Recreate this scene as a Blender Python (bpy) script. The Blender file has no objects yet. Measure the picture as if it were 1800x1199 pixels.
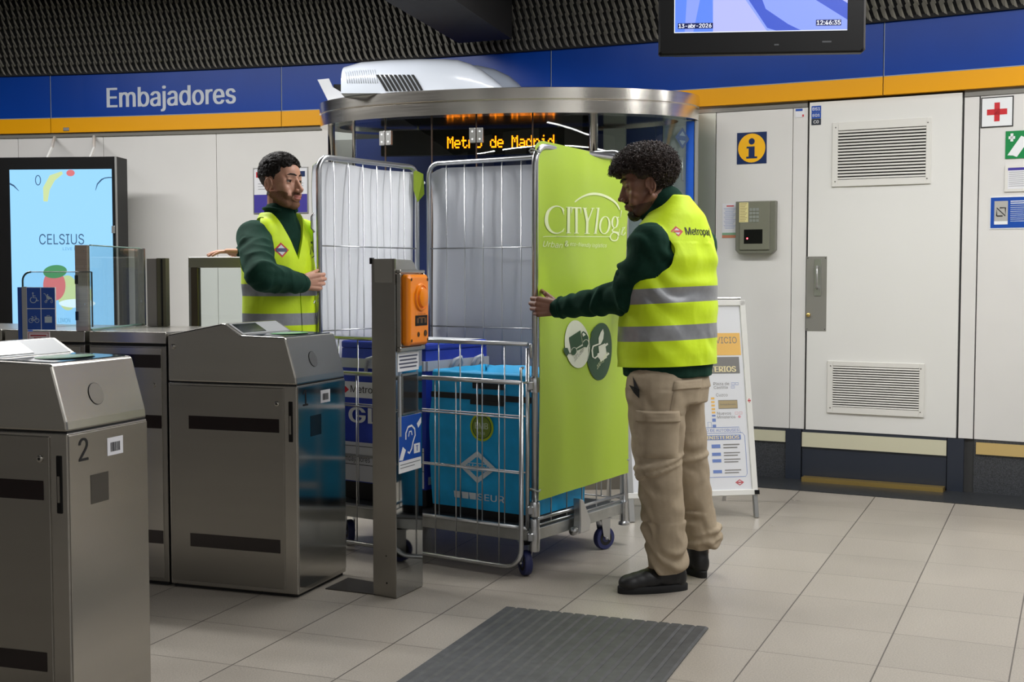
import bpy, bmesh, math, random
from mathutils import Vector, Matrix, noise
from mathutils.bvhtree import BVHTree
random.seed(7)
V = Vector
SC = bpy.context.scene
COL = SC.collection

# ------------------------------------------------------------------ camera
FPX, CAMH = 2150.0, 1.23
PITCH = math.atan((599.5-486)/FPX)
cam_data = bpy.data.cameras.new('camera')
cam = bpy.data.objects.new('camera', cam_data); COL.objects.link(cam)
cam.location = (0, 0, CAMH)
cam.rotation_euler = (math.pi/2-PITCH, 0, 0)
cam_data.sensor_width = 36.0
cam_data.lens = FPX*36/1800
cam_data.clip_start = 0.05
SC.camera = cam

# ------------------------------------------------------------------ exposure, world
SC.view_settings.view_transform = 'Standard'
SC.view_settings.look = 'None'
SC.view_settings.gamma = 1
SC.view_settings.use_curve_mapping = False
SC.view_settings.exposure = 0.42
world = bpy.data.worlds.new('world'); SC.world = world
world.use_nodes = True
bg = world.node_tree.nodes['Background']
bg.inputs[0].default_value = (0.80, 0.86, 1.0, 1)
bg.inputs[1].default_value = 0.13

def area(name, loc, sx, sy, power, rot=(0, 0, 0), color=(1, .995, .985)):
    l = bpy.data.lights.new(name, 'AREA'); l.shape = 'RECTANGLE'
    l.size, l.size_y, l.energy, l.color = sx, sy, power, color
    o = bpy.data.objects.new(name, l); COL.objects.link(o)
    o.location = loc; o.rotation_euler = rot
    return o
# rows of fluorescent strips under the hall ceiling, plus two added ones (x, y, length, power, angle)
LIGHTS = [(1.9, 4.9, 3.4, 62, 0.45), (2.9, 2.9, 3.4, 44, 0.45), (-0.9, 6.3, 3.0, 48, 0.30), (-3.0, 6.5, 3.0, 84, 0.30),
          (1.5, 1.9, 3.0, 9, 0.45), (4.3, 5.0, 3.2, 36, 0.45), (-3.2, 1.2, 2.4, 3, 0.3), (1.6, -2.8, 4.0, 26, 0.4), (-3.5, -4.9, 5.0, 80, 0.0), (3.5, -4.9, 5.0, 80, 0.0)]  # last two are unseen, added to brighten reflections in the ring and gates
LZ = 3.30
for i, (x, y, ln, pw, an) in enumerate(LIGHTS):
    area('fluorescent_light', (x, y, LZ-.06), ln, .16, pw, (0, 0, -an))

# ------------------------------------------------------------------ helpers
def ray(x, y):
    a = (x-900)/FPX; b = (599.5-y)/FPX
    return V((a, math.cos(PITCH)+b*math.sin(PITCH), -math.sin(PITCH)+b*math.cos(PITCH)))
def G(x, y, z=0.0):
    r = ray(x, y); t = (z-CAMH)/r.z
    return V((r.x*t, r.y*t, z))
def at(x, y, Y):
    r = ray(x, y); t = Y/r.y
    return V((r.x*t, Y, CAMH+r.z*t))

CW = V((-6.4394, -9.1467)); RW = 18.4375      # centre and radius of the curved wall
def W(s, z, d=0.0):
    a = s/RW
    return V((CW.x+(RW-d)*math.sin(a), CW.y+(RW-d)*math.cos(a), z))
def wall(x, y, d=0.0):
    """pixel -> (s, z) on the curved wall"""
    r = ray(x, y); R = RW-d
    dx, dy = r.x, r.y
    A = dx*dx+dy*dy; B = -2*(dx*CW.x+dy*CW.y); C_ = CW.x**2+CW.y**2-R*R
    t = (-B+math.sqrt(B*B-4*A*C_))/(2*A)
    p = r*t
    return math.atan2(p.x-CW.x, p.y-CW.y)*RW, CAMH+p.z
def ws(x, y=486): return wall(x, y)[0]
def wframe(s, z, d=0.0):
    """frame on the wall: x right, y up, z toward the hall"""
    a = s/RW
    t = V((math.cos(a), -math.sin(a), 0)); n = V((-math.sin(a), -math.cos(a), 0))
    return mk(W(s, z, d), t, V((0, 0, 1)), n)
def mk(o, x, y, z):
    return Matrix(((x.x, y.x, z.x, o.x), (x.y, y.y, z.y, o.y), (x.z, y.z, z.z, o.z), (0, 0, 0, 1)))
def vframe(o, right):
    """vertical plane frame: x along right, y up, z = outward (right x up)"""
    r = V((right[0], right[1], 0)).normalized(); u = V((0, 0, 1))
    return mk(V(o), r, u, r.cross(u))

class MB:
    def __init__(s, M=None):
        s.v = []; s.f = []; s.mi = []; s.M = M or Matrix.Identity(4); s.m = 0
    def add(s, vs, fs, M=None):
        M = s.M if M is None else s.M @ M
        if M.determinant() < 0: fs = [list(f)[::-1] for f in fs]
        n = len(s.v); s.v += [M @ V(p) for p in vs]
        for f in fs: s.f.append([i+n for i in f]); s.mi.append(s.m)
        return s
    def box(s, x0, x1, y0, y1, z0, z1, M=None, ch=0.0):
        if ch:
            vs = []; c = ch
            for (z, k) in ((z0, c), (z0+c, 0), (z1-c, 0), (z1, c)):
                a0, a1, b0, b1 = x0+k, x1-k, y0+k, y1-k
                vs += [(a0+c, b0, z), (a1-c, b0, z), (a1, b0+c, z), (a1, b1-c, z), (a1-c, b1, z), (a0+c, b1, z), (a0, b1-c, z), (a0, b0+c, z)]
            fs = [[7, 6, 5, 4, 3, 2, 1, 0], [24+i for i in range(8)]]
            for r in range(3):
                for i in range(8):
                    j = (i+1) % 8; fs.append([r*8+i, r*8+j, r*8+8+j, r*8+8+i])
            return s.add(vs, fs, M)
        vs = [(x, y, z) for z in (z0, z1) for (x, y) in ((x0, y0), (x1, y0), (x1, y1), (x0, y1))]
        return s.add(vs, [[3, 2, 1, 0], [4, 5, 6, 7], [0, 1, 5, 4], [1, 2, 6, 5], [2, 3, 7, 6], [3, 0, 4, 7]], M)
    def prism(s, poly, z0, z1, M=None):
        n = len(poly)
        vs = [(p[0], p[1], z0) for p in poly]+[(p[0], p[1], z1) for p in poly]
        ar = sum(poly[i][0]*poly[(i+1) % n][1]-poly[(i+1) % n][0]*poly[i][1] for i in range(n))
        fs = [list(range(n))[::-1], [n+i for i in range(n)]]+[[i, (i+1) % n, n+(i+1) % n, n+i] for i in range(n)]
        if ar < 0: fs = [f[::-1] for f in fs]
        return s.add(vs, fs, M)
    def poly(s, pts, z=0.0, M=None):
        return s.add([(p[0], p[1], z) for p in pts], [list(range(len(pts)))], M)
    def rect(s, x0, y0, x1, y1, z=0.0, M=None):
        return s.poly([(x0, y0), (x1, y0), (x1, y1), (x0, y1)], z, M)
    def disc(s, cx, cy, rx, ry=None, z=0.0, n=32, M=None, a0=0, a1=360, rot=0):
        ry = ry or rx; pts = []
        cr, sr = math.cos(rot), math.sin(rot)
        full = (a1-a0) >= 360
        for i in range(n if full else n+1):
            t = math.radians(a0+(a1-a0)*i/n); x, y = rx*math.cos(t), ry*math.sin(t)
            pts.append((cx+x*cr-y*sr, cy+x*sr+y*cr))
        return s.poly(pts, z, M)
    def stroke(s, pts, w, z=0.0, M=None, closed=False):
        """flat ribbon through 2D points; w = width or list of widths"""
        n = len(pts); L = []; R = []
        for i in range(n):
            a = V(pts[i-1] if (i > 0 or closed) else pts[i]); b = V(pts[(i+1) % n] if (i < n-1 or closed) else pts[i])
            d = (b-a); d = d.normalized() if d.length > 1e-9 else V((1, 0))
            nn = V((-d.y, d.x)); ww = (w[i] if isinstance(w, (list, tuple)) else w)/2
            p = V(pts[i]); L.append(p+nn*ww); R.append(p-nn*ww)
        vs = [(p.x, p.y, z) for p in L]+[(p.x, p.y, z) for p in R]
        fs = [[i, n+i, n+(i+1) % n, (i+1) % n] for i in range(n if closed else n-1)]
        return s.add(vs, fs, M)
    def tube(s, pts, r, n=8, M=None, closed=False, caps=True):
        pts = [V(p) for p in pts]; k = len(pts); vs = []; fs = []
        up = None
        for i in range(k):
            a = pts[i-1] if (i > 0 or closed) else pts[i]; b = pts[(i+1) % k] if (i < k-1 or closed) else pts[i]
            d = (b-a).normalized()
            if up is None:
                up = V((0, 0, 1)) if abs(d.z) < .9 else V((1, 0, 0))
            x = up.cross(d)
            if x.length < 1e-4: x = V((0, 1, 0)).cross(d)
            x.normalize(); y = d.cross(x); up = y
            rr = r[i] if isinstance(r, (list, tuple)) else r
            for j in range(n):
                t = 2*math.pi*j/n
                vs.append(pts[i]+x*(rr*math.cos(t))+y*(rr*math.sin(t)))
        for i in range(k if closed else k-1):
            i2 = (i+1) % k
            for j in range(n): fs.append([i*n+j, i*n+(j+1) % n, i2*n+(j+1) % n, i2*n+j])
        if caps and not closed:
            fs.append(list(range(n))[::-1]); fs.append([(k-1)*n+j for j in range(n)])
        return s.add(vs, fs, M)
    def cyl(s, p0, p1, r, n=16, M=None): return s.tube([p0, p1], r, n, M)
    def rings(s, rings, M=None, caps=True):
        """list of closed rings with the same count"""
        n = len(rings[0]); vs = [p for r in rings for p in r]; fs = []
        for i in range(len(rings)-1):
            for j in range(n): fs.append([i*n+j, i*n+(j+1) % n, (i+1)*n+(j+1) % n, (i+1)*n+j])
        if caps: fs.append(list(range(n))[::-1]); fs.append([(len(rings)-1)*n+j for j in range(n)])
        return s.add(vs, fs, M)
    def lathe(s, prof, n=24, M=None, caps=True):
        return s.rings([[(r*math.cos(2*math.pi*j/n), r*math.sin(2*math.pi*j/n), z) for j in range(n)] for (r, z) in prof], M, caps)
    def ell(s, c, r, R=None, n=20, m=12, M=None):
        R = R or Matrix.Identity(3); rg = []
        r = V((r, r, r)) if not hasattr(r, '__len__') else V(r)
        for i in range(m+1):
            t = math.pi*(i+.02 if i == 0 else (i-.02 if i == m else i))/m
            rg.append([V(c)+R @ V((r.x*math.sin(t)*math.cos(2*math.pi*j/n), r.y*math.sin(t)*math.sin(2*math.pi*j/n), -r.z*math.cos(t))) for j in range(n)])
        return s.rings(rg, M)
    def cap(s, p0, p1, r0, r1, n=16, M=None):
        """tapered capsule"""
        p0, p1 = V(p0), V(p1); d = p1-p0; L = d.length
        if L < 1e-6: return s.ell(p0, r0, None, n, 10, M)
        d.normalize(); x = d.orthogonal().normalized(); y = d.cross(x); rg = []
        for i in range(0, 6):
            t = math.pi/2*(1-i/5)*.985
            rg.append((p0-d*(r0*math.sin(t)), r0*math.cos(t)))
        for k in range(1, 4): rg.append((p0.lerp(p1, k/4), r0+(r1-r0)*k/4))
        for i in range(0, 6):
            t = math.pi/2*(i/5)*.985
            rg.append((p1+d*(r1*math.sin(t)), r1*math.cos(t)))
        return s.rings([[c+x*(r*math.cos(2*math.pi*j/n))+y*(r*math.sin(2*math.pi*j/n)) for j in range(n)] for c, r in rg], M)
    def wbox(s, s0, s1, z0, z1, d0, d1, seg=None):
        """block that follows the curved wall"""
        k = seg or max(1, int(abs(s1-s0)/.25)); vs = []
        for i in range(k+1):
            q = s0+(s1-s0)*i/k
            vs += [W(q, z0, d0), W(q, z1, d0), W(q, z1, d1), W(q, z0, d1)]
        fs = [[0, 1, 2, 3], [k*4+3, k*4+2, k*4+1, k*4]]
        for i in range(k):
            a = i*4; b = a+4
            for e in range(4):
                g = (e+1) % 4; fs.append([a+e, b+e, b+g, a+g])
        return s.add(vs, fs)
    def text(s, body, cx, cy, w=None, h=None, z=0.0, M=None, bold=0.0, align='C', shear=0.0, rot=0.0):
        vs, fs = text_geo(body, 0.0, shear)
        if not vs: return s
        x0 = min(p[0] for p in vs); x1 = max(p[0] for p in vs); y0 = min(p[1] for p in vs); y1 = max(p[1] for p in vs)
        kx = w/(x1-x0) if w else h/(y1-y0); ky = h/(y1-y0) if h else kx
        ox = {'C': (x0+x1)/2, 'L': x0, 'R': x1}[align]
        c_, s_ = math.cos(rot), math.sin(rot)
        # a bolder cut is the same lettering set again a hair to either side
        for zi, off in enumerate((0,) if bold <= 0 else (-bold*.9, 0, bold*.9)):
            out = []
            for p in vs:
                a, b = (p[0]-ox)*kx+off*min(kx, ky), (p[1]-(y0+y1)/2)*ky
                out.append((cx+a*c_-b*s_, cy+a*s_+b*c_, z+zi*.0003))
            s.add(out, fs, M)
        return s
    def mesh(s, name, mats, smooth=False):
        me = bpy.data.meshes.new(name); me.from_pydata([tuple(p) for p in s.v], [], s.f)
        for m in (mats if isinstance(mats, (list, tuple)) else [mats]): me.materials.append(m)
        me.polygons.foreach_set('material_index', s.mi)
        if smooth: me.polygons.foreach_set('use_smooth', [True]*len(s.f))
        me.update(); return me
    def build(s, name, mats, parent=None, smooth=False, bevel=0.0, auto=None, seg=2):
        me = s.mesh(name, mats, smooth or auto is not None)
        if auto is not None: me.set_sharp_from_angle(angle=math.radians(auto))
        o = bpy.data.objects.new(name, me); COL.objects.link(o)
        if parent is not None:
            o.parent = parent
            o.matrix_parent_inverse = world_of(parent).inverted()
        if bevel:
            b = o.modifiers.new('bevel', 'BEVEL'); b.width = bevel; b.segments = seg; b.limit_method = 'ANGLE'; b.angle_limit = math.radians(40)
        return o

def world_of(o):
    m = o.matrix_parent_inverse @ o.matrix_basis if o.parent else o.matrix_basis
    p = o.parent
    return (world_of(p) @ m) if p else Matrix.LocRotScale(o.location, o.rotation_euler, o.scale)

_tc = {}
try:
    import os
    FONT = bpy.data.fonts.load(os.path.join(bpy.utils.system_resource('DATAFILES'), 'fonts', 'Inter.woff2'))
except Exception:
    FONT = None
def text_geo(body, bold, shear):
    k = (body, bold, shear)
    if k in _tc: return _tc[k]
    c = bpy.data.curves.new('t', 'FONT'); c.body = body; c.offset = bold; c.shear = shear; c.resolution_u = 3
    if FONT: c.font = FONT
    o = bpy.data.objects.new('t', c); COL.objects.link(o)
    dg = bpy.context.evaluated_depsgraph_get(); dg.update()
    me = o.evaluated_get(dg).to_mesh()
    vs = [tuple(v.co) for v in me.vertices]; fs = [list(p.vertices) for p in me.polygons]
    o.evaluated_get(dg).to_mesh_clear()
    bpy.data.objects.remove(o); bpy.data.curves.remove(c)
    _tc[k] = (vs, fs); return _tc[k]

def thing(name, label, cat, loc=(0, 0, 0), rz=0.0, group=None):
    o = bpy.data.objects.new(name, None); COL.objects.link(o); o.empty_display_size = .1
    o.location = loc; o.rotation_euler = (0, 0, rz)
    return tag(o, label, cat, group)
def tag(o, label, cat, group=None):
    o['label'] = label; o['category'] = cat
    if group: o['group'] = group
    return o
def struct(o):
    o['kind'] = 'structure'; return o

# ------------------------------------------------------------------ materials
def lin(c):
    return tuple((x/255/12.92 if x/255 <= .04045 else ((x/255+.055)/1.055)**2.4) for x in c)
def mat(name, rgb, rough=.5, metal=0.0, spec=.5, emis=None, es=0.0, coat=0.0, aniso=0.0, trans=0.0):
    m = bpy.data.materials.new(name); m.use_nodes = True
    b = m.node_tree.nodes['Principled BSDF']; c = lin(rgb)
    b.inputs['Base Color'].default_value = (*c, 1); b.inputs['Roughness'].default_value = rough
    b.inputs['Metallic'].default_value = metal; b.inputs['Specular IOR Level'].default_value = spec
    b.inputs['Coat Weight'].default_value = coat; b.inputs['Anisotropic'].default_value = aniso
    if emis: b.inputs['Emission Color'].default_value = (*lin(emis), 1); b.inputs['Emission Strength'].default_value = es
    return m
def N(m, t, **kw):
    n = m.node_tree.nodes.new(t)
    for k, v in kw.items(): setattr(n, k, v)
    return n
def lk(m, a, b): m.node_tree.links.new(a, b)
def noisy(m, scale=20, amt=.15, bump=0.0, stretch=(1, 1, 1), rough_amt=0.0, coord='Object', detail=4, bscale=None):
    """varies the base colour (and bump) with noise"""
    b = m.node_tree.nodes['Principled BSDF']
    tc = N(m, 'ShaderNodeTexCoord'); mp = N(m, 'ShaderNodeMapping'); mp.inputs['Scale'].default_value = stretch
    lk(m, tc.outputs[coord], mp.inputs[0])
    nz = N(m, 'ShaderNodeTexNoise'); nz.inputs['Scale'].default_value = scale; nz.inputs['Detail'].default_value = detail
    lk(m, mp.outputs[0], nz.inputs['Vector'])
    if amt:
        c = b.inputs['Base Color'].default_value[:3]
        r = N(m, 'ShaderNodeValToRGB')
        r.color_ramp.elements[0].position = .3; r.color_ramp.elements[1].position = .7
        r.color_ramp.elements[0].color = (*[x*(1-amt) for x in c], 1); r.color_ramp.elements[1].color = (*[min(1, x*(1+amt)) for x in c], 1)
        lk(m, nz.outputs[0], r.inputs[0]); lk(m, r.outputs[0], b.inputs['Base Color'])
    if rough_amt:
        q = N(m, 'ShaderNodeMapRange'); q0 = b.inputs['Roughness'].default_value
        q.inputs[3].default_value = max(0, q0-rough_amt); q.inputs[4].default_value = q0+rough_amt
        lk(m, nz.outputs[0], q.inputs[0]); lk(m, q.outputs[0], b.inputs['Roughness'])
    if bump:
        bp = N(m, 'ShaderNodeBump'); bp.inputs['Strength'].default_value = bump; bp.inputs['Distance'].default_value = .01
        src = nz
        if bscale:
            src = N(m, 'ShaderNodeTexNoise'); src.inputs['Scale'].default_value = bscale; lk(m, mp.outputs[0], src.inputs['Vector'])
        lk(m, src.outputs[0], bp.inputs['Height']); lk(m, bp.outputs[0], b.inputs['Normal'])
    return m

steel = noisy(mat('brushed_steel', (180, 177, 170), .27, 1.0), 2, .025, 0, (1, 1, 12), 0, detail=1)
steel_dark = noisy(mat('brushed_steel_dark', (158, 155, 148), .30, 1.0), 2, .02, 0, (1, 1, 8), 0, detail=1)  # the same brushed steel in a darker tone
steel_pol = mat('polished_steel', (205, 206, 206), .08, 1.0)
steel_v = noisy(mat('brushed_steel_ring', (236, 231, 222), .20, 1.0), 4, .04, 0, (1, 1, 30), .03, detail=2)
zinc = mat('zinc_plated_steel', (196, 198, 200), .28, 1.0)
alu = mat('aluminium', (190, 190, 188), .35, .9)
white_panel = noisy(mat('white_wall_panel', (222, 220, 217), .35), 3, .02, detail=2)
white_paint = mat('white_paint', (226, 225, 221), .4)
grille_white = mat('grille_white', (222, 220, 214), .45)
dark_gap = mat('dark_gap', (18, 18, 18), .8)
black = mat('black_plastic', (10, 10, 11), .4, 0, .25)
black_m = mat('black_matte', (16, 16, 17), .8)
blue_band = noisy(mat('blue_enamel', (0, 58, 150), .32, 0, .25), 3, .05, detail=2)
yellow_band = mat('yellow_enamel', (236, 164, 0), .35, 0, .3)
grey_line = mat('grey_line', (150, 160, 175), .4)
navy = mat('navy_paint', (42, 48, 60), .35)
cream = mat('cream_strip', (208, 204, 178), .3)
brass = mat('brass', (205, 175, 105), .3, .8)
rubber = mat('rubber', (20, 20, 21), .7)
white_ink = mat('white_ink', (232, 234, 236), .5)
grey_ink = mat('grey_ink', (110, 112, 116), .5)
black_ink = mat('black_ink', (22, 22, 24), .5)
blue_sign = mat('blue_sign', (20, 74, 168), .35)
blue_sign2 = mat('blue_sign_dark', (12, 40, 90), .35)
sky_sign = mat('light_blue_ink', (120, 140, 200), .4)
red_sign = mat('red_sign', (200, 30, 40), .4)
green_sign = mat('green_sign', (0, 132, 66), .4)
yellow_sign = mat('yellow_sign', (250, 186, 10), .4)
orange_sign = mat('orange_sign', (240, 190, 100), .5)
orange_pl = mat('orange_plastic', (250, 140, 8), .32, coat=.3)
paper = mat('paper', (226, 226, 230), .6)
purple = mat('purple_ink', (60, 50, 150), .5)
tan_ink = mat('tan_ink', (150, 128, 90), .5)

def glass_mat(name, tint=(.93, .97, .96), refl=.10, rough=0.0):
    m = bpy.data.materials.new(name); m.use_nodes = True; nt = m.node_tree; nt.nodes.clear()
    out = N(m, 'ShaderNodeOutputMaterial'); mx = N(m, 'ShaderNodeMixShader'); tr = N(m, 'ShaderNodeBsdfTransparent'); gl = N(m, 'ShaderNodeBsdfGlossy')
    tr.inputs[0].default_value = (*tint, 1); gl.inputs['Roughness'].default_value = rough
    fr = N(m, 'ShaderNodeLayerWeight'); fr.inputs[0].default_value = .5
    pw_ = N(m, 'ShaderNodeMath', operation='POWER'); pw_.inputs[1].default_value = 5
    mu = N(m, 'ShaderNodeMath', operation='MULTIPLY_ADD'); mu.inputs[1].default_value = .9; mu.inputs[2].default_value = refl*.5
    lk(m, fr.outputs['Facing'], pw_.inputs[0]); lk(m, pw_.outputs[0], mu.inputs[0]); lk(m, mu.outputs[0], mx.inputs[0]); lk(m, tr.outputs[0], mx.inputs[1]); lk(m, gl.outputs[0], mx.inputs[2]); lk(m, mx.outputs[0], out.inputs[0])
    return m
glass = glass_mat('clear_glass')
glass_edge = mat('glass_edge', (120, 150, 140), .2)

# terrazzo floor with radial joints
FC = V((-11.3, -23.9))
floor_m = mat('terrazzo_tiles', (176, 170, 160), .30, 0, .5)
def floor_nodes(m):
    b = m.node_tree.nodes['Principled BSDF']
    geo = N(m, 'ShaderNodeNewGeometry'); sp = N(m, 'ShaderNodeSeparateXYZ'); lk(m, geo.outputs['Position'], sp.inputs[0])
    def mt(op, a, bb=None, c=None):
        n = N(m, 'ShaderNodeMath', operation=op)
        for i, q in enumerate((a, bb, c)):
            if q is None: continue
            if isinstance(q, (int, float)): n.inputs[i].default_value = q
            else: lk(m, q, n.inputs[i])
        return n.outputs[0]
    x = mt('SUBTRACT', sp.outputs[0], FC.x); y = mt('SUBTRACT', sp.outputs[1], FC.y)
    ang = mt('ARCTAN2', y, x); rad = mt('SQRT', mt('ADD', mt('MULTIPLY', x, x), mt('MULTIPLY', y, y)))
    u = mt('DIVIDE', mt('SUBTRACT', ang, math.radians(67.24)), math.radians(.7235))
    v = mt('DIVIDE', mt('SUBTRACT', rad, 30.765), .385)
    fu = mt('SUBTRACT', u, mt('FLOOR', u)); fv = mt('SUBTRACT', v, mt('FLOOR', v))
    du = mt('MINIMUM', fu, mt('SUBTRACT', 1.0, fu)); dv = mt('MINIMUM', fv, mt('SUBTRACT', 1.0, fv))
    gu = mt('LESS_THAN', du, .0062); gv = mt('MULTIPLY', mt('LESS_THAN', dv, .0052), .75)
    g = mt('MAXIMUM', gu, gv)
    cb = N(m, 'ShaderNodeCombineXYZ'); lk(m, mt('FLOOR', u), cb.inputs[0]); lk(m, mt('FLOOR', v), cb.inputs[1])
    wn = N(m, 'ShaderNodeTexWhiteNoise'); lk(m, cb.outputs[0], wn.inputs['Vector'])
    tone = N(m, 'ShaderNodeMapRange'); tone.inputs[3].default_value = .93; tone.inputs[4].default_value = 1.05; lk(m, wn.outputs['Value'], tone.inputs[0])
    nz = N(m, 'ShaderNodeTexNoise'); nz.inputs['Scale'].default_value = 190; nz.inputs['Detail'].default_value = 3; lk(m, geo.outputs['Position'], nz.inputs['Vector'])
    rp = N(m, 'ShaderNodeValToRGB'); e = rp.color_ramp.elements
    e[0].position = .30; e[0].color = (*lin((144, 137, 127)), 1); e[1].position = .66; e[1].color = (*lin((172, 164, 153)), 1)
    lk(m, nz.outputs[0], rp.inputs[0])
    vo = N(m, 'ShaderNodeTexVoronoi'); vo.inputs['Scale'].default_value = 230; lk(m, geo.outputs['Position'], vo.inputs['Vector'])
    sp2 = mt('LESS_THAN', vo.outputs['Distance'], .16)
    big = N(m, 'ShaderNodeTexNoise'); big.inputs['Scale'].default_value = 2.2; big.inputs['Detail'].default_value = 5; lk(m, geo.outputs['Position'], big.inputs['Vector'])
    bt = N(m, 'ShaderNodeMapRange'); bt.inputs[1].default_value = .3; bt.inputs[2].default_value = .7; bt.inputs[3].default_value = .92; bt.inputs[4].default_value = 1.05; lk(m, big.outputs[0], bt.inputs[0])
    k = mt('MULTIPLY', tone.outputs[0], bt.outputs[0])
    mul = N(m, 'ShaderNodeVectorMath', operation='SCALE'); lk(m, rp.outputs[0], mul.inputs[0]); lk(m, k, mul.inputs['Scale'])
    mx0 = N(m, 'ShaderNodeMix', data_type='RGBA'); mx0.inputs['B'].default_value = (*lin((96, 92, 88)), 1)
    lk(m, mt('MULTIPLY', sp2, .22), mx0.inputs['Factor']); lk(m, mul.outputs[0], mx0.inputs['A'])
    mx = N(m, 'ShaderNodeMix', data_type='RGBA'); mx.inputs['B'].default_value = (*lin((84, 78, 72)), 1)
    lk(m, g, mx.inputs['Factor']); lk(m, mx0.outputs['Result'], mx.inputs['A']); lk(m, mx.outputs['Result'], b.inputs['Base Color'])
    rr = N(m, 'ShaderNodeMapRange'); rr.inputs[3].default_value = .22; rr.inputs[4].default_value = .40; lk(m, big.outputs[0], rr.inputs[0]); lk(m, rr.outputs[0], b.inputs['Roughness'])
floor_nodes(floor_m)
granite = noisy(mat('dark_granite', (62, 64, 68), .35), 160, .55, detail=2)
floor_dark = noisy(mat('dark_stone_border', (44, 46, 49), .35), 120, .4, detail=2)
# =================================================================== SETTING
S0, S1 = ws(-700), ws(2700)
m = MB(); m.box(-12, 12, -8, 12, -.05, 0)
struct(m.build('floor', floor_m))
m = MB(); m.wbox(ws(560), S1, 0, .004, .01, .40)
struct(m.build('trim_1', floor_dark))
# opposite side of the hall, behind the camera
m = MB(); m.box(-12, 12, -6.6, -6.5, 0, 3.5); struct(m.build('wall_front', white_panel))
for x_ in (-7.4, -4.9, -2.2, 0.4, 2.9, 5.5, 8.0):  # unseen dark pilasters, added so the steel ring reflects alternating bands
    m = MB(); m.box(x_, x_+.9, -6.5, -6.25, 0, 3.5); struct(m.build('trim_30', navy))
m = MB(); m.box(-9.1, -9.0, -6.5, 7.2, 0, 3.5); struct(m.build('wall_left', white_panel))
# ceiling
m = MB(); m.box(-12, 12, -8, 12, 3.5, 3.56)
struct(m.build('ceiling', mat('ceiling_dark', (38, 38, 39), .8)))
# wall backing and white panels
m = MB(); m.wbox(S0, S1, 0, 3.5, -.15, 0.0)
struct(m.build('wall_back', mat('wall_backing', (60, 60, 60), .8)))
def panel(nm, x0, x1, z0, z1, mt, d0=.001, d1=.016, g=.002):
    m = MB(); m.wbox(ws(x0)+g, ws(x1)-g, z0, z1, d0, d1)
    return struct(m.build(nm, mt))
pn = 2
for a, b in ((-700, -420), (-420, -160), (-160, 39), (39, 188), (188, 385), (385, 625)):
    panel('wall_panel', a, b, .31, 2.27, white_panel); panel('baseboard_left', a, b, .0, .305, granite, .001, .012)
panel('wall_panel', 1225, 1258, .0, 2.235, mat('satin_steel', (198, 200, 190), .42, .9), .001, .02)
for a, b in ((1258, 1392), (1718, 1990), (1990, 2250), (2250, 2700)):
    panel('wall_panel', a, b, .31, 2.235, white_panel)
    panel('baseboard_right', a, b, 0, .31, granite, .001, .012)
    y = cream if a == 1258 else mat('amber_strip', (200, 172, 112), .3)
    panel('baseboard_right', a+4, b-6, .225, .292, y, .012, .022)
panel('wall_panel', 1392, 1418, .31, 2.235, white_panel)
panel('wall_panel', 1690, 1717, .31, 2.235, white_panel)
for a, b in ((1386, 1414), (1672, 1702)):
    panel('baseboard_right', a, b, 0, .306, navy, .012, .03)
for a, b in ((1225, 1418), (1690, 2700)):
    panel('trim_2', a, b, 2.237, 2.275, steel_dark, .001, .022)
# grey strip under the fascia on the left wall
panel('trim_3', -700, 570, 2.245, 2.276, mat('grey_gap_strip', (120, 118, 112), .7), .014, .03)

# door with grilles
m = MB(); m.wbox(ws(1420)+.004, ws(1688)-.004, .31, 2.262, .001, .024); m.m = 1
m.wbox(ws(1414)+.004, ws(1672)-.004, .015, .308, .001, .02)
door = struct(m.build('door_1', [white_paint, navy]))
m = MB(); m.wbox(ws(1414)+.004, ws(1672)-.004, .205, .292, .021, .03); m.build('kick_strip', cream, door)
m = MB(); m.wbox(ws(1420), ws(1670), .004, .03, .03, .10); struct(m.build('trim_4', brass))
def grille(xa, xb, yt, yb, n, xi0, xi1, yi0, yi1):
    s0, z1 = wall((xa), yt, .024); s1, z0 = wall(xb, yb, .024)
    sa, zt = wall(xi0, yi0, .024); sb, zb = wall(xi1, yi1, .024)
    F = wframe((s0+s1)/2, 0, .024); c = (s0+s1)/2
    m = MB(F)
    m.box(s0-c, sa-c, z0, z1, 0, .012, ch=.002); m.box(sb-c, s1-c, z0, z1, 0, .012, ch=.002)
    m.box(sa-c, sb-c, z0, zb, 0, .012, ch=.002); m.box(sa-c, sb-c, zt, z1, 0, .012, ch=.002)
    g = m.build('vent_grille', grille_white, door)
    m = MB(F); m.rect(sa-c, zb, sb-c, zt, .0035); m.build('vent_opening', dark_gap, g)
    for i in range(n):
        zc = zb+(zt-zb)*(i+.5)/n; h = (zt-zb)/n
        m = MB(F); m.add([(sa-c, zc-h*.34, .013), (sb-c, zc-h*.34, .013), (sb-c, zc+h*.28, .006), (sa-c, zc+h*.28, .006),
                          (sa-c, zc-h*.20, .014), (sb-c, zc-h*.20, .014)], [[0, 1, 5, 4], [4, 5, 2, 3], [3, 2, 1, 0]])
        m.build('louvre', grille_white, g)
    m = MB(F)
    for a, b in ((s0-c+.02, z0+.03), (s1-c-.02, z0+.03), (s0-c+.02, z1-.03), (s1-c-.02, z1-.03)): m.disc(a, b, .004, z=.0125, n=10)
    m.build('screw', steel, g)
grille(1464, 1636, 216, 323, 16, 1474, 1627, 230, 311)
grille(1455, 1624, 634, 734, 17, 1465, 1615, 643, 722)
sa, zt = wall(1418, 451, .024); sb, zb = wall(1452, 582, .024); F = wframe((sa+sb)/2, 0, .024); hw = (sb-sa)/2
m = MB(F); m.box(-hw, hw, zb, zt, 0, .003); m.m = 1
for a in (-hw+.008, hw-.008):
    for b in (zb+.01, zt-.01): m.disc(a, b, .003, z=.0032, n=8)
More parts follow.
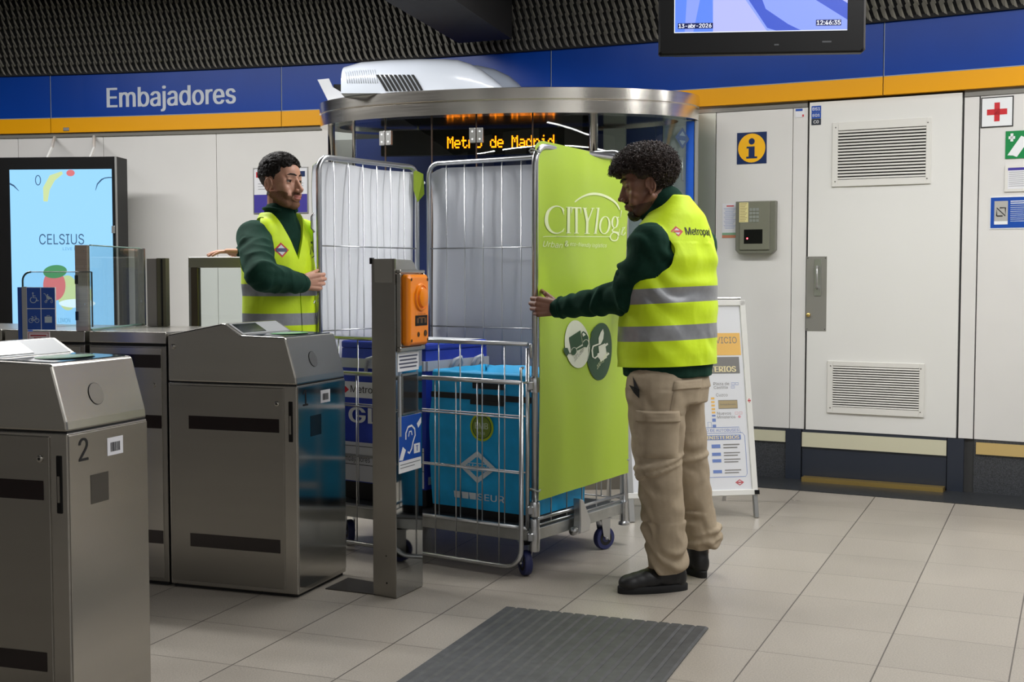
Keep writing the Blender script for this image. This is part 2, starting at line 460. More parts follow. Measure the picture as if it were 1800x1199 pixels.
dp = m.build('push_plate', [mat('satin_plate', (150, 148, 142), .4, .4), dark_gap], door)
z0, z1 = zt-.235, zt-.015
m = MB(F); m.box(-.012, .028, z0, z1, .003, .007, ch=.001)
hd = m.build('door_handle', alu, door)
m = MB(F); m.tube([(.004, z1-.045, .006), (.008, z1-.05, .04), (.013, z1-.07, .05), (.013, z0+.07, .05), (.008, z0+.05, .04), (.004, z0+.045, .006)], .0065, 10)
m.build('grip', alu, hd, smooth=True)
m = MB(F); m.lathe([(.012, 0), (.012, .012), (.007, .016)], 16, Matrix.Translation((-hw+.016, zb+.095, .003))); m.build('lock_cylinder', brass, door, auto=40)
s, z = wall(1435, 203, .024); F = wframe(s, z, .025)
wl, hl = .028, .019
o = thing('door_code_label', 'three small stacked blue code plates in the top left corner of the white door', 'label', W(s, z, .025))
for k, (t, mt) in enumerate((('DS1', blue_sign), ('EQ1', blue_sign), ('C0', navy))):
    m = MB(F); m.box(-wl, wl, hl*(1-2*k)+.001-hl*.0, hl*(3-2*k)-.001, 0, .002); m.m = 1; m.text(t, 0, hl*(2-2*k), h=.018, z=.0025, bold=.02)
    m.build('code_plate', [mt, white_ink], o)

# blue and yellow fascia, one board per panel
fx = [-700, -310, 101, 503, 972, 1550, 2150, 2700]
for i, (a, b) in enumerate(zip(fx, fx[1:])):
    s0, s1 = ws(a)+.0025, ws(b)-.0025
    m = MB(); m.wbox(s0, s1, 2.383, 2.69, .0, .05); m.m = 1; m.wbox(s0, s1, 2.275, 2.379, .0, .052); m.m = 2; m.wbox(s0, s1, 2.379, 2.3835, .0, .0535)
    m.m = 2; m.wbox(s0-.0005, s0+.003, 2.275, 2.69, .0, .051)
    o = m.build('station_name_board' if i == 2 else 'fascia_board', [blue_band, yellow_band, grey_line])
    if i == 2:
        tag(o, 'long blue and yellow wall band board with the word Embajadores in white', 'sign')
        sA, zA = wall(188, 162, .055); sB, zB = wall(413, 152, .055)
        vs, fs = text_geo('Embajadores', 0.0, 0)
        x0 = min(p[0] for p in vs); x1 = max(p[0] for p in vs)
        k = (sB-sA)/(x1-x0)*1.0; ky = k*1.14; mm = MB()
        zb = 2.447
        for off in (-.022, -.011, 0, .011, .022): mm.add([W(sA+(p[0]-x0+off)*k, zb+p[1]*ky, .0525+off*.02) for p in vs], fs)
        mm.build('lettering', mat('station_lettering', (196, 202, 212), .5), o)
        ls, lz = wall(116, 227, .06)
        mm = MB(wframe(ls, lz, .053)); mm.box(-.022, .022, -.012, .012, 0, .008, ch=.002); mm.build('wall_sensor', alu, o)
    else:
        struct(o); o.name = 'trim_%d' % (10+i)

# twisted dark mesh above the band
strand = mat('dark_mesh_metal', (150, 147, 138), .5, .2)
m = MB(); pw, ph = .046, .068
sA, sB = ws(-120), ws(1960); cols = int((sB-sA)/pw); rows = 12
for r in range(rows):
    for c in range(cols):
        s = sA+(c+(.5 if r % 2 else 0))*pw+.022*r*.35; z = 2.70+r*ph
        # long twisted strand leaning left as it climbs, short return strand
        pts = [(s+.006, z-.012, .060), (s+.026, z-.004, .072), (s+.010, z+.050, .098), (s-.010, z+ph+.016, .080), (s-.026, z+ph+.004, .062), (s-.014, z+.034, .066)]
        vs = [W(a, b, d) for a, b, d in pts]
        m.add(vs, [[0, 1, 2, 5], [5, 2, 3, 4]])
        m.add([W(s-.018, z+ph+.012, .06), W(s-.024, z+ph, .05), W(s-.010+pw*.5-.024, z+ph-.012, .04), W(s+pw*.5-.022, z+ph+.004, .05)], [[0, 1, 2, 3]])
struct(m.build('ceiling_mesh', strand)); bpy.data.objects['ceiling_mesh'].name = 'trim_20'
m = MB(); m.wbox(sA, sB, 2.69, 3.5, .0, .012); struct(m.build('trim_21', black_m))
m = MB(); m.wbox(S0, S1, 2.688, 2.71, .0, .07); struct(m.build('trim_22', black_m))
# dark radial beam
A = at(806, 60, 8.02); B = at(900, 70, 7.88); zb = 2.74
inw = V((-.34, -1.2, 0)).normalized()
pA, pB = V((A.x, A.y, 0)), V((B.x, B.y, 0))
q = [pA, pB, pB+inw*9, pA+inw*9]
m = MB(); m.prism([(p.x, p.y) for p in q], zb, 3.5); struct(m.build('trim_23', mat('beam_dark', (24, 24, 25), .7)))
# ceiling light fittings that carry the strips, the two added ones included
PLACES = ['above the green banner and notice stand', 'in front of the standing man', 'nearest above the glass booth', 'nearest above the advertising screen', 'above the foreground floor mat', 'farthest right near the first aid sign', 'above gate 2', 'behind the camera', 'unseen and added along the opposite wall on the left for brighter steel reflections', 'unseen and added along the opposite wall on the right for brighter steel reflections']
for (x, y, ln, pw_, an) in LIGHTS:
    o = thing('ceiling_light', 'long white fluorescent strip light under the dark ceiling, '+PLACES[LIGHTS.index((x, y, ln, pw_, an))], 'light', (x, y, LZ), -an, 'fluorescent ceiling strips')
    M_ = Matrix.LocRotScale(V((x, y, LZ)), Matrix.Rotation(-an, 3, 'Z').to_euler(), None)
    m = MB(M_); m.box(-ln/2-.03, ln/2+.03, -.10, .10, -.055, .20, ch=.004); m.build('housing', white_paint, o)

# =================================================================== BOOTH
BC = V((-.04, 7.55)); BA, BBr, BROT = 1.17, .55, -math.radians(10)
def bell(t, k=0.0):
    x, y = (BA-k)*math.cos(t), (BBr-k)*math.sin(t)
    c, s = math.cos(BROT), math.sin(BROT)
    return V((BC.x+x*c-y*s, BC.y+x*s+y*c))
def bpx(px, k=0.0):
    """ellipse parameter of the front point seen at pixel column px"""
    best = None
    for i in range(1801):
        t = -math.pi+math.pi*i/1800
        p = bell(t, k); x = 900+p.x/p.y*FPX
        if best is None or abs(x-px) < best[0]: best = (abs(x-px), t)
    return best[1]
booth = thing('lift_booth', 'oval glass lift booth with a broad stainless steel roof ring behind the roll cage', 'booth', (BC.x, BC.y, 0))
NT = 96
def ering(z, k): return [(*bell(2*math.pi*i/NT, k), z) for i in range(NT)]
m = MB(); m.rings([ering(2.155, .12), ering(2.155, 0), ering(2.225, 0), ering(2.228, .006), ering(2.232, .006), ering(2.235, -.004), ering(2.297, -.004), ering(2.30, .004), ering(2.30, .12)], caps=False)
m.rings([ering(2.155, .12), ering(2.30, .12)], caps=False)
m.build('roof_fascia', steel_v, booth, auto=30)
m = MB(); m.rings([ering(2.17, .11), ering(2.29, .11)]); m.build('roof_panel', mat('mirror_ceiling', (170, 166, 160), .16, 1.0), booth, auto=30)
m = MB(); m.rings([ering(0, .02), ering(.10, .02)], caps=True); m.build('plinth', steel_dark, booth, auto=30)
edges = [578, 624, 679, 760, 838, 936, 1042, 1100, 1152, 1208]
for a, b in zip(edges, edges[1:]):
    ta, tb = bpx(a, .05), bpx(b, .05); m = MB(); k = 8; vs = []
    for i in range(k+1):
        t = ta+(tb-ta)*i/k+(.002 if i == 0 else (-.002 if i == k else 0))
        p, q = bell(t, .05), bell(t, .06)
        vs += [(*p, .11), (*p, 2.155), (*q, 2.155), (*q, .11)]
    fs = [[0, 1, 2, 3], [k*4+3, k*4+2, k*4+1, k*4]]
    for i in range(k):
        for e in range(4):
            g = (e+1) % 4; fs.append([i*4+e, i*4+4+e, i*4+4+g, i*4+g])
    m.add(vs, fs); m.build('glass_panel', glass, booth, auto=30)
seam = mat('glass_joint', (70, 55, 48), .3, .5)
for e in (679, 760, 838, 936):
    p = bell(bpx(e, .055), .055); m = MB(); m.cyl((*p, .11), (*p, 2.155), .005, 8); m.build('joint_strip', seam, booth, smooth=True)
for e, r in ((585, .022), (624, .010), (1042, .026)):
    p = bell(bpx(e, .055), .055); m = MB(); m.cyl((*p, .10), (*p, 2.155), r, 20); m.build('post', steel_pol, booth, smooth=True)
for e, y in ((680, 243), (838, 238)):
    t = bpx(e, .055); p = bell(t, .055); p2 = bell(t+.02, .055); rt = (p2-p).normalized()
    z = at(e, y, p.y).z; F = vframe((p.x, p.y, z), rt)
    hb = MB(F); hb.box(-.040, -.003, -.042, .042, -.012, .012, ch=.002); hb.box(.003, .040, -.042, .042, -.012, .012, ch=.002)
    hb.m = 1
    for a in (-.022, .022):
        for b in (-.022, .022): hb.disc(a, b, .006, z=.0125, n=12)
    hb.build('glass_clamp', [alu, white_ink], booth)
# light grey column and rear lining
p = V((at(1081, 240, 7.75).x, 7.75)); m = MB(vframe((p.x, p.y, 0), (1, -.2))); m.box(-.068, .068, .1, 2.155, -.04, .04)
m.build('column', mat('light_grey_column', (176, 178, 182), .45), booth)
m = MB(); m.wbox(ws(628), ws(1062), .1, 2.17, .018, .03); m.build('rear_panel', mat('deep_blue_panel', (18, 42, 110), .3), booth)
m = MB(); m.wbox(ws(1100), ws(1165), 2.03, 2.17, .018, .03); m.m = 1; m.wbox(ws(1100), ws(1165), .1, 2.03, .018, .028); m.m = 2; m.wbox(ws(1166), ws(1215), .1, 2.17, .018, .028)
m.build('rear_panel', [mat('slate_blue_panel', (60, 80, 140), .35), mat('grey_door_panel', (186, 192, 198), .4), mat('grey_green_panel', (160, 172, 176), .35)], booth)
m = MB(); m.wbox(ws(590), ws(626), .1, 2.17, .018, .03); m.build('rear_panel', steel, booth)
# blue door frame at the right end
t = bpx(1208, .05); p = bell(t, .03)
F = vframe((*p, 0), (1, -.25)); m = MB(F); m.box(-.035, .012, .1, 2.15, -.05, -.005, ch=.003)
m.build('door_frame', mat('blue_door_frame', (26, 92, 205), .35), booth)
m = MB(F); m.box(.018, .034, .1, 2.15, -.05, .0); m.build('door_frame', alu, booth)
m = MB(F); m.tube([(-.052, 1.93, .0), (-.052, 1.93, .03), (-.052, 1.80, .03), (-.052, 1.80, .0)], .006, 8); m.build('door_handle', alu, booth, smooth=True)
# metro rhombus stickers on the glass
def rhomb(m, cx, cy, rx, ry, z, ink, paper_i, M=None, bar=True):
    m.m = ink; m.poly([(cx-rx, cy), (cx, cy-ry), (cx+rx, cy), (cx, cy+ry)], z, M)
    m.m = paper_i; m.poly([(cx-rx*.66, cy), (cx, cy-ry*.66), (cx+rx*.66, cy), (cx, cy+ry*.66)], z+.0006, M)
    if bar: m.m = ink; m.rect(cx-rx*.62, cy-ry*.22, cx+rx*.62, cy+ry*.22, z+.0012, M)
t = bpx(1196, .05); p = bell(t, .046); p2 = bell(t+.03, .046); z = at(1196, 243, p.y).z
F = vframe((p.x, p.y, z), (p2-p).normalized()); m = MB(F)
rhomb(m, 0, 0, .075, .062, .001, 0, 1); m.build('rhombus_sticker', [mat('slate_ink', (62, 84, 120), .5), mat('pale_ink', (118, 138, 150), .5)], booth)

# LED message display
Yd = 7.72; c = at(870, 250, Yd); F = vframe((c.x, c.y, c.z), (1, -.17))
led = thing('led_display', 'long black LED message display reading Metro de Madrid in orange inside the glass booth', 'display', (c.x, c.y, c.z))
m = MB(F); m.box(-.74, .60, -.075, .085, -.05, 0, ch=.004); m.build('housing', black, led)
for x_ in (-.5, .4):
    m = MB(F); m.cyl((x_, .085, -.025), (x_, .125, -.025), .008); m.build('hanger', steel, led)
font5 = {'M': ["10001", "11011", "10101", "10101", "10001", "10001", "10001"], 'e': ["00000", "00000", "01110", "10001", "11111", "10000", "01110"],
         't': ["01000", "01000", "11110", "01000", "01000", "01001", "00110"], 'r': ["00000", "00000", "10110", "11001", "10000", "10000", "10000"],
         'o': ["00000", "00000", "01110", "10001", "10001", "10001", "01110"], 'd': ["00001", "00001", "01101", "10011", "10001", "10001", "01111"],
         'a': ["00000", "00000", "01110", "00001", "01111", "10001", "01111"], 'i': ["00100", "00000", "01100", "00100", "00100", "00100", "01110"], ' ': ["00000"]*7}
dp_ = .0106; x = -.306*1.0; led_m = mat('led_orange', (255, 140, 20), .5, emis=(255, 132, 8), es=3.0); m = MB(F)
for ch in 'Metro de Madrid ':
    if ch == ' ': m.build('lit_word', led_m, led); m = MB(F)
    for r, row in enumerate(font5[ch]):
        for c_, b_ in enumerate(row):
            if b_ == '1': m.box(x+c_*dp_*.75, x+c_*dp_*.75+.0082, .030-r*dp_, .030-r*dp_+.0092, .0005, .002)
    x += 6*dp_*.72

# air conditioning pod on the roof
ac = thing('air_conditioner', 'white streamlined air conditioning pod with black slats on top of the booth roof', 'air conditioner', (-.45, 7.6, 2.30))
white_gl = mat('white_gloss_plastic', (196, 202, 212), .22, coat=.4)
Yc = 7.52
def pod(prof, y0, y1, name, mt, Yc=Yc):
    """prof: list of (px x, px y top) ; dome section swept along x"""
    m = MB(); rg = []
    for (px, py) in prof:
        p = at(px, py, Yc); h = max(.004, p.z-2.30); ring = []
        for j in range(21):
            a = math.pi*j/20
            ca = math.cos(a); sa = max(0, math.sin(a))
            yy = (y0+y1)/2-(y1-y0)/2*(abs(ca)**.75)*(1 if ca > 0 else -1)
            ring.append((p.x, yy, 2.30+h*(sa**.62)))
        rg.append(ring)
    m.rings(rg); return m.build(name, mt, ac, auto=35)
pod([(611, 122), (640, 113), (690, 109), (740, 107.5), (780, 107.5), (806, 109), (828, 116), (848, 127), (866, 141), (880, 154), (890, 168), (893, 172)], 7.22, 7.86, 'shell', white_gl)
pod([(800, 118), (840, 117), (870, 124), (895, 136), (912, 150), (921, 163), (926, 166)], 7.58, 8.02, 'rear_shell', mat('grey_gloss_plastic', (150, 158, 172), .3, coat=.3), 7.8)
# slats on the front flank
def flank(px, k):
    """point on the front flank of the shell, k = 0 bottom .. 1 top"""
    top = at(px, 109, Yc).z-2.30; a = math.radians(4+k*62)
    yy = 7.54-.32*(abs(math.cos(a))**.75); return V((at(px, 109, Yc).x, yy, 2.30+top*(math.sin(a)**.62)))
for i in range(9):
    m = MB(); x0 = 670+i*7.4; pts = []
    vs = []
    for k0, off in ((-.06, 17), (.0, 11), (.08, 6), (.20, 0)):
        for e in (0, 5.0):
            p = flank(x0+off+e, k0); vs.append(p+V((0, -.006, .002)))
    m.add(vs, [[0, 1, 3, 2], [2, 3, 5, 4], [4, 5, 7, 6]]); m.build('slat', black_m, ac)
m = MB()
for i in range(14):
    x0 = 616+i*3.9; m.tube([flank(x0+6, .04)+V((0, -.002, 0)), flank(x0+4, .15)+V((0, -.002, 0)), flank(x0, .36)+V((0, -.002, 0))], .0022, 6)
m.build('rib', white_gl, ac, smooth=True)
# white bracket fin at the left end
Yf = 7.62; pts = [at(558, 140, Yf), at(578, 138, Yf), at(585, 153, Yf), at(610, 168, Yf), at(626, 172, Yf), at(622, 178, Yf), at(585, 184, Yf), at(576, 176, Yf)]
m = MB(); n = len(pts)
m.add([p for p in pts]+[p+V((0, .02, 0)) for p in pts], [list(range(n)), [n+i for i in range(n)][::-1]]+[[i, n+i, n+(i+1) % n, (i+1) % n] for i in range(n)])
m.build('bracket_fin', mat('white_bracket', (190, 192, 196), .4), ac)
m = MB(); a, b = at(588, 150, 7.7), at(611, 172, 7.7); m.box(a.x, b.x, 7.66, 7.86, 2.30, a.z); m.build('fan_motor', black_m, ac)

# =================================================================== WALL SIGNS, RIGHT
def sign(name, label, cat, x0, y0, x1, y1, d=.0165, th=.004, mt=white_ink, build_bg=True, group=None):
    sa, za = wall(x0, y0, d); sb, zb = wall(x1, y1, d)
    w, h = abs(sb-sa)/2, abs(za-zb)/2; F = wframe((sa+sb)/2, (za+zb)/2, d)
    o = thing(name, label, cat, F.translation, 0, group)
    if build_bg:
        m = MB(F); m.box(-w, w, -h, h, 0, th); m.build('plate', mt, o)
    return o, F, w, h, th+.0006
o, F, w, h, z = sign('information_sign', 'square dark blue sign with a yellow disc and black letter i', 'sign', 1296, 234, 1347.5, 287, mt=blue_sign2)
m = MB(F); m.disc(0, 0, w*.92, h*.92, z); m.m = 1; m.disc(0, h*.42, w*.2, h*.2, z+.0006); m.rect(-w*.2, -h*.55, w*.2, h*.1, z+.0006); m.rect(-w*.34, -h*.02, w*.1, h*.1, z+.0008); m.rect(-w*.36, -h*.66, w*.38, -h*.54, z+.0008)
m.build('information_symbol', [yellow_sign, blue_sign2], o)
o, F, w, h, z = sign('instruction_sheet', 'narrow white instruction sheet with red heading and green foot beside the keypad box', 'sheet', 1270, 358, 1296.5, 418, mt=paper, th=.002)
m = MB(F); m.rect(-w*.45, h*.82, w*.5, h*.88, z); m.m = 1
for i in range(15): m.rect(-w*.8+(i % 3)*.004, h*.7-i*h*.082, w*(.8-.12*(i % 4)), h*.7-i*h*.082+h*.02, z)
m.m = 2; m.rect(-w, -h*.84, w, -h*.70, z); m.m = 3; m.rect(-w, -h, w, -h*.84, z)
m.build('print', [red_sign, sky_sign, mat('green_ink', (130, 170, 140), .5), mat('rust_ink', (200, 130, 100), .5)], o)
# keypad box
o = None
sa, za = wall(1297, 355, .016); sb, zb = wall(1366, 446, .016); w, h = (sb-sa)/2, (za-zb)/2; F = wframe((sa+sb)/2, (za+zb)/2, .016)
o = thing('keypad_intercom', 'grey keypad intercom box with a small red lit window on the white wall', 'intercom', F.translation)
kg = mat('intercom_grey', (124, 124, 112), .4, .3)
c_ = .022
m = MB(F); m.prism([(-w, h), (-w, -h+c_), (-w+c_, -h), (w-c_, -h), (w, -h+c_), (w, h)], 0, .05); m.build('case', kg, o, bevel=.004)
m = MB(F); m.box(-w*.78, w*.72, -h*.86, h*.98, .05, .058, ch=.003); m.build('front_plate', mat('intercom_front', (132, 132, 118), .4, .3), o)
m = MB(F); m.rect(-w*.80, h*.20, -w*.34, h*.95, .0586); m.m = 1
for i in range(12): m.rect(-w*.76, h*.90-i*h*.06, -w*(.40+.05*(i % 3)), h*.90-i*h*.06+h*.018, .059)
m.build('note', [mat('yellow_note', (222, 212, 150), .6), tan_ink], o)
m = MB(F)
for r in range(4):
    for c in range(3): m.box(-w*.28+c*w*.165, -w*.28+c*w*.165+w*.14, h*.62-r*h*.14, h*.62-r*h*.14+h*.11, .058, .061)
m.build('keypad', mat('key_metal', (190, 192, 196), .3, .7), o)
m = MB(F); m.rect(-w*.55, -h*.62, w*.38, -h*.08, .0586); wd = m.build('window', black, o)
m = MB(F); m.disc(-w*.38, -h*.42, .005, z=.0592, n=12); m.build('indicator_light', mat('red_led', (255, 60, 70), .4, emis=(255, 60, 70), es=8), o)
o, F, w, h, z = sign('small_notice', 'tiny white and blue sticker above the wall strip left of the door', 'sticker', 1398, 191, 1414, 206, mt=paper, th=.002)
m = MB(F); m.rect(-w*.9, h*.4, w*.6, h*.9, z); m.m = 1; m.rect(w*.55, -h*.9, w*.9, -h*.4, z); m.build('print', [blue_sign, red_sign], o)
o, F, w, h, z = sign('first_aid_sign', 'white square sign with black border and red cross', 'sign', 1725, 172, 1781, 222, mt=black_ink)
m = MB(F); m.rect(-w*.93, -h*.93, w*.93, h*.93, z); m.m = 1; m.rect(-w*.17, -h*.62, w*.17, h*.62, z+.0006); m.rect(-w*.62, -h*.19, w*.62, h*.19, z+.0006); m.build('red_cross', [white_ink, red_sign], o)
o, F, w, h, z = sign('defibrillator_sign', 'green safety sign with a white cross and stretcher shape', 'sign', 1768, 231, 1822, 277, mt=green_sign)
m = MB(F); m.rect(-w*.80, h*.42, -w*.38, h*.62, z); m.rect(-w*.68, h*.24, -w*.50, h*.82, z)
m.poly([(-w*.86, -h*.75), (w*.0, h*.62), (w*.55, h*.35), (-w*.25, -h*.9), (-w*.5, -h*.78)], z); m.build('white_symbols', white_ink, o)
o, F, w, h, z = sign('framed_timetable', 'small white framed notice with a dark purple heading under the green sign', 'notice', 1767, 291, 1840, 335, mt=grille_white, th=.008)
m = MB(F); m.rect(-w*.85, -h*.8, w*.85, h*.8, z); m.m = 1; m.rect(-w*.85, h*.6, w*.85, h*.8, z+.0006); m.m = 2
for i in range(8): m.rect(-w*.8, h*.45-i*h*.15, w*(.3+.05*(i % 3)), h*.45-i*h*.15+h*.03, z+.0006)
m.build('print', [paper, purple, grey_ink], o)
o, F, w, h, z = sign('blue_notice', 'blue wall notice with a grey card showing a black letter N symbol', 'notice', 1741, 346, 1850, 401, mt=white_ink)
m = MB(F); m.rect(-w*.98, -h*.94, w*.98, h*.94, z); m.m = 1; m.rect(-w*.86, -h*.70, -w*.42, h*.72, z+.0006); m.m = 2
nx, ny = -w*.64, h*.05; q_ = w*.14
m.stroke([(nx-q_, ny-q_), (nx-q_, ny+q_), (nx+q_, ny-q_), (nx+q_, ny+q_), (nx-q_*.3, ny+q_)], w*.045, z+.0012); m.stroke([(nx-q_, ny-q_), (nx+q_*.4, ny-q_)], w*.045, z+.0012)
m.m = 3; m.rect(-w*.86, -h*.72, -w*.42, -h*.52, z+.0012)
for i in range(11): m.rect(-w*.34, h*.66-i*h*.12, w*(.1+.08*(i % 4)), h*.66-i*h*.12+h*(.055 if i < 2 else .025), z+.0006)
m.build('print', [blue_sign, mat('grey_card', (176, 174, 168), .5), black_ink, white_ink], o)
# poster on the left wall
o, F, w, h, z = sign('wall_poster', 'white poster with a purple foot on the wall behind the bearded man', 'poster', 447, 297, 541, 373, mt=paper, th=.006)
m = MB(F); m.rect(-w, -h, w, -h*.18, z); m.m = 1; m.rect(-w*.92, h*.6, -w*.68, h*.85, z); m.m = 2; m.rect(w*.7, h*.6, w*.92, h*.85, z); m.m = 3
for i in range(3): m.rect(-w*.85, h*(.3-.12*i), w*.85, h*(.32-.12*i), z)
m.build('print', [purple, red_sign, blue_sign2, grey_ink], o)
m = MB(F); t_ = .006
for a in ((-w-t_, -h-t_, -w, h+t_), (w, -h-t_, w+t_, h+t_), (-w, h, w, h+t_), (-w, -h-t_, w, -h)): m.box(a[0], a[2], a[1], a[3], 0, .01)
m.build('frame', alu, o)

# =================================================================== TV MONITOR
Yt = 5.55; c = at(1336, 40, Yt); F = vframe((c.x, c.y, 0), (1, -.085))
tv = thing('hanging_monitor', 'black flat monitor hanging from the ceiling showing a bluish surveillance picture', 'monitor', (c.x, c.y, 2.55))
zb = at(1336, 96.5, Yt).z; hw = .452; H_ = .60
m = MB(F); m.box(-hw, hw, zb, zb+H_, -.02, .03, ch=.008); m.build('bezel', black, tv)
m = MB(F); m.box(-hw*.95+.04, hw+.018, zb+.012, zb+H_, -.10, -.02, ch=.01); m.build('rear_housing', mat('tv_grey', (60, 58, 56), .5), tv)
sx0 = (1188-1336)/FPX*Yt; sx1 = (1481-1336)/FPX*Yt+.004; sz0 = zb+.098; sz1 = sz0+(sx1-sx0)*.62
scr = lambda n, c, e=1.0: mat(n, (8, 8, 10), .3, emis=c, es=e)
m = MB(F); m.rect(sx0, sz0, sx1, sz1, .0306); sw = sx1-sx0
def sp(u, v): return (sx0+u*sw, sz0+v*sw)
m.m = 1; m.poly([sp(.0, 0), sp(.06, 0), sp(.08, .35), sp(0, .35)], .0309); m.poly([sp(.11, 0), sp(.225, 0), sp(.22, .25), sp(.16, .25)], .0309)
m.m = 2; m.poly([sp(.54, .02), sp(.60, 0), sp(.74, 0), sp(.66, .04), sp(.53, .13), sp(.48, .26), sp(.38, .26)], .0309)
m.poly([sp(.75, .22), sp(1, .06), sp(1, .16), sp(.80, .28), sp(.66, .26)], .0309)
m.m = 3; m.poly([sp(.80, .28), sp(1, .155), sp(1, .38), sp(.7, .38)], .0311); m.poly([sp(.225, 0), sp(.54, .0), sp(.36, .26), sp(.225, .25)], .0309)
m.m = 4; m.rect(*sp(.02, .022), *sp(.225, .055), .0312); m.rect(*sp(.82, .027), *sp(.965, .062), .0312)
m.m = 5; x_, y_ = sp(.12, .039); m.text('13-abr-2026', x_, y_, w=sw*.19, h=sw*.024, z=.0318, bold=.02); x_, y_ = sp(.893, .045); m.text('12:46:35', x_, y_, w=sw*.135, h=sw*.026, z=.0318, bold=.02)
m.rect(sx0-.001, sz0-.001, sx1, sz0+.002, .0311); m.rect(sx0-.001, sz0, sx0+.002, sz1, .0311)
m.m = 2; m.poly([sp(.45, .18), sp(.47, .30), sp(.52, .30), sp(.50, .20), sp(.515, .10), sp(.495, .10)], .0311)
m.build('screen', [scr('scr1', (130, 150, 245), .95), scr('scr2', (90, 130, 240), .9), scr('scr3', (62, 90, 205), .8), scr('scr4', (165, 170, 245), 1.0), scr('scr5', (12, 28, 90), .6), scr('scr6', (230, 235, 255), 1.1)], tv)
m = MB(F); m.rect(.06, zb+.035, .08, zb+.042, .0305); m.rect(.27, zb+.045, .31, zb+.052, .0305); m.build('logo_plate', mat('tv_mark', (60, 62, 64), .4), tv)
m = MB(F); m.cyl((-.12, zb+.40, -.11), (-.12, 3.5, -.11), .02); m.cyl((.12, zb+.40, -.11), (.12, 3.5, -.11), .02); m.box(-.18, .18, zb+.2, zb+.45, -.12, -.10); m.build('ceiling_bracket', black_m, tv)

# =================================================================== AD SCREEN
ad = thing('advertising_screen', 'tall black advertising screen showing a light blue fruit drink advert', 'screen', (-3.2, 8.5, .5))
Ya = 8.35; L0 = at(-60, 300, Ya+.1); R0 = at(205, 300, Ya-.0)
rt = V((R0.x-L0.x, R0.y-L0.y, 0)).normalized(); F = vframe((R0.x, R0.y, 0), rt)
zt = at(180, 275, Ya).z; zb = .45; Wd = 1.06
m = MB(F); m.box(-Wd, 0, zb, zt, -.18, 0); m.build('cabinet', black, ad, bevel=.004)
s1x = (198-205)/FPX*Ya-.006; s0x = (13-205)/FPX*Ya-.012; z1 = at(100, 297, Ya).z; z0 = z1-(s1x-s0x)*1.70
m = MB(F); m.rect(s0x, z0, s1x, z1, .004); sw = s1x-s0x
def ap(u, v): return (s0x+u*sw, z1-v*sw)
A_ = lambda *a: m.poly([ap(*q) for q in a], .0052)
m.m = 1; pts = [(.50+.2*math.cos(a)*1.0, .22+.2*math.sin(a)*.9) for a in [math.radians(t) for t in range(150, 300, 10)]]
m.stroke([ap(.35, .30), ap(.36, .18), ap(.42, .08), ap(.52, .03)], [.03, .05, .05, .02], .0050)
m.m = 2; m.disc(*ap(.60, .035), .03, .022, .0052)
m.m = 3; m.stroke([ap(*q) for q in ((.93, .085), (.90, .10), (.86, .14), (.84, .20))], [.006, .01, .008, .003], .0052); m.stroke([ap(*q) for q in ((1.0, .08), (.97, .08), (.93, .085))], .007, .0052)
m.stroke([ap(*q) for q in ((0, .13), (.04, .15), (.09, .20))], [.012, .01, .003], .0052)
m.stroke([ap(.28+.025*math.cos(a), .10+.045*math.sin(a)) for a in [math.radians(t) for t in range(0, 360, 20)]], .006, .0052, closed=True)
m.text('CELSIUS', *ap(.50, .655), w=sw*.44, h=.072, z=.0054, bold=-.004)
m.m = 4; m.text('LIVE FIT', *ap(.60, .745), w=sw*.18, h=.02, z=.0054)
m.m = 5; m.disc(*ap(.43, .96), .085, .045, .0052, rot=.1)
m.m = 2; m.disc(*ap(.42, 1.09), .080, .105, .0050)
m.m = 1; m.disc(*ap(.55, 1.16), .075, .12, .0048); m.disc(*ap(.66, 1.18), .10, .075, .0046)
m.m = 6; m.disc(*ap(.64, 1.26), .13, .03, .0050)
m.m = 4; m.text('LIMON', *ap(.51, 1.42), w=sw*.12, h=.03, z=.0054)
ad_e = lambda n, c, e=1.0: mat(n, (6, 6, 8), .12, emis=c, es=e)
m.build('display', [ad_e('ad1', (142, 198, 240), 1.0), ad_e('ad2', (188, 205, 150)), ad_e('ad3', (200, 110, 115)), ad_e('ad4', (50, 80, 110)), ad_e('ad5', (90, 150, 190)), ad_e('ad6', (70, 135, 90)), ad_e('ad7', (215, 235, 245))], ad)
m = MB(F); m.rect(-Wd+.01, zb+.01, -.01, zt-.01, .012); m.build('cover_glass', glass_mat('cover_glass', (1, 1, 1), .07), ad)
m = MB(F); m.box(-.0075, .0015, zb, zt, -.0, .014); m.build('edge_strip', alu, ad)
for x_ in (85, 160):
    p = at(x_, 255, 8.75); m = MB(); a = at(x_-2, 275, 8.5); b = at(x_, 238, 8.9)
    m.tube([(a.x, 8.50, zt), (a.x-.005, 8.60, zt+.08), (b.x, W(ws(x_), 0, .02).y, 2.25)], .012, 6); m.build('hanging_bracket', white_paint, ad)
m = MB(F); m.box(-.035, -.012, zt-.52, zt-.47, .0125, .02, ch=.002); m.build('lock', alu, ad)
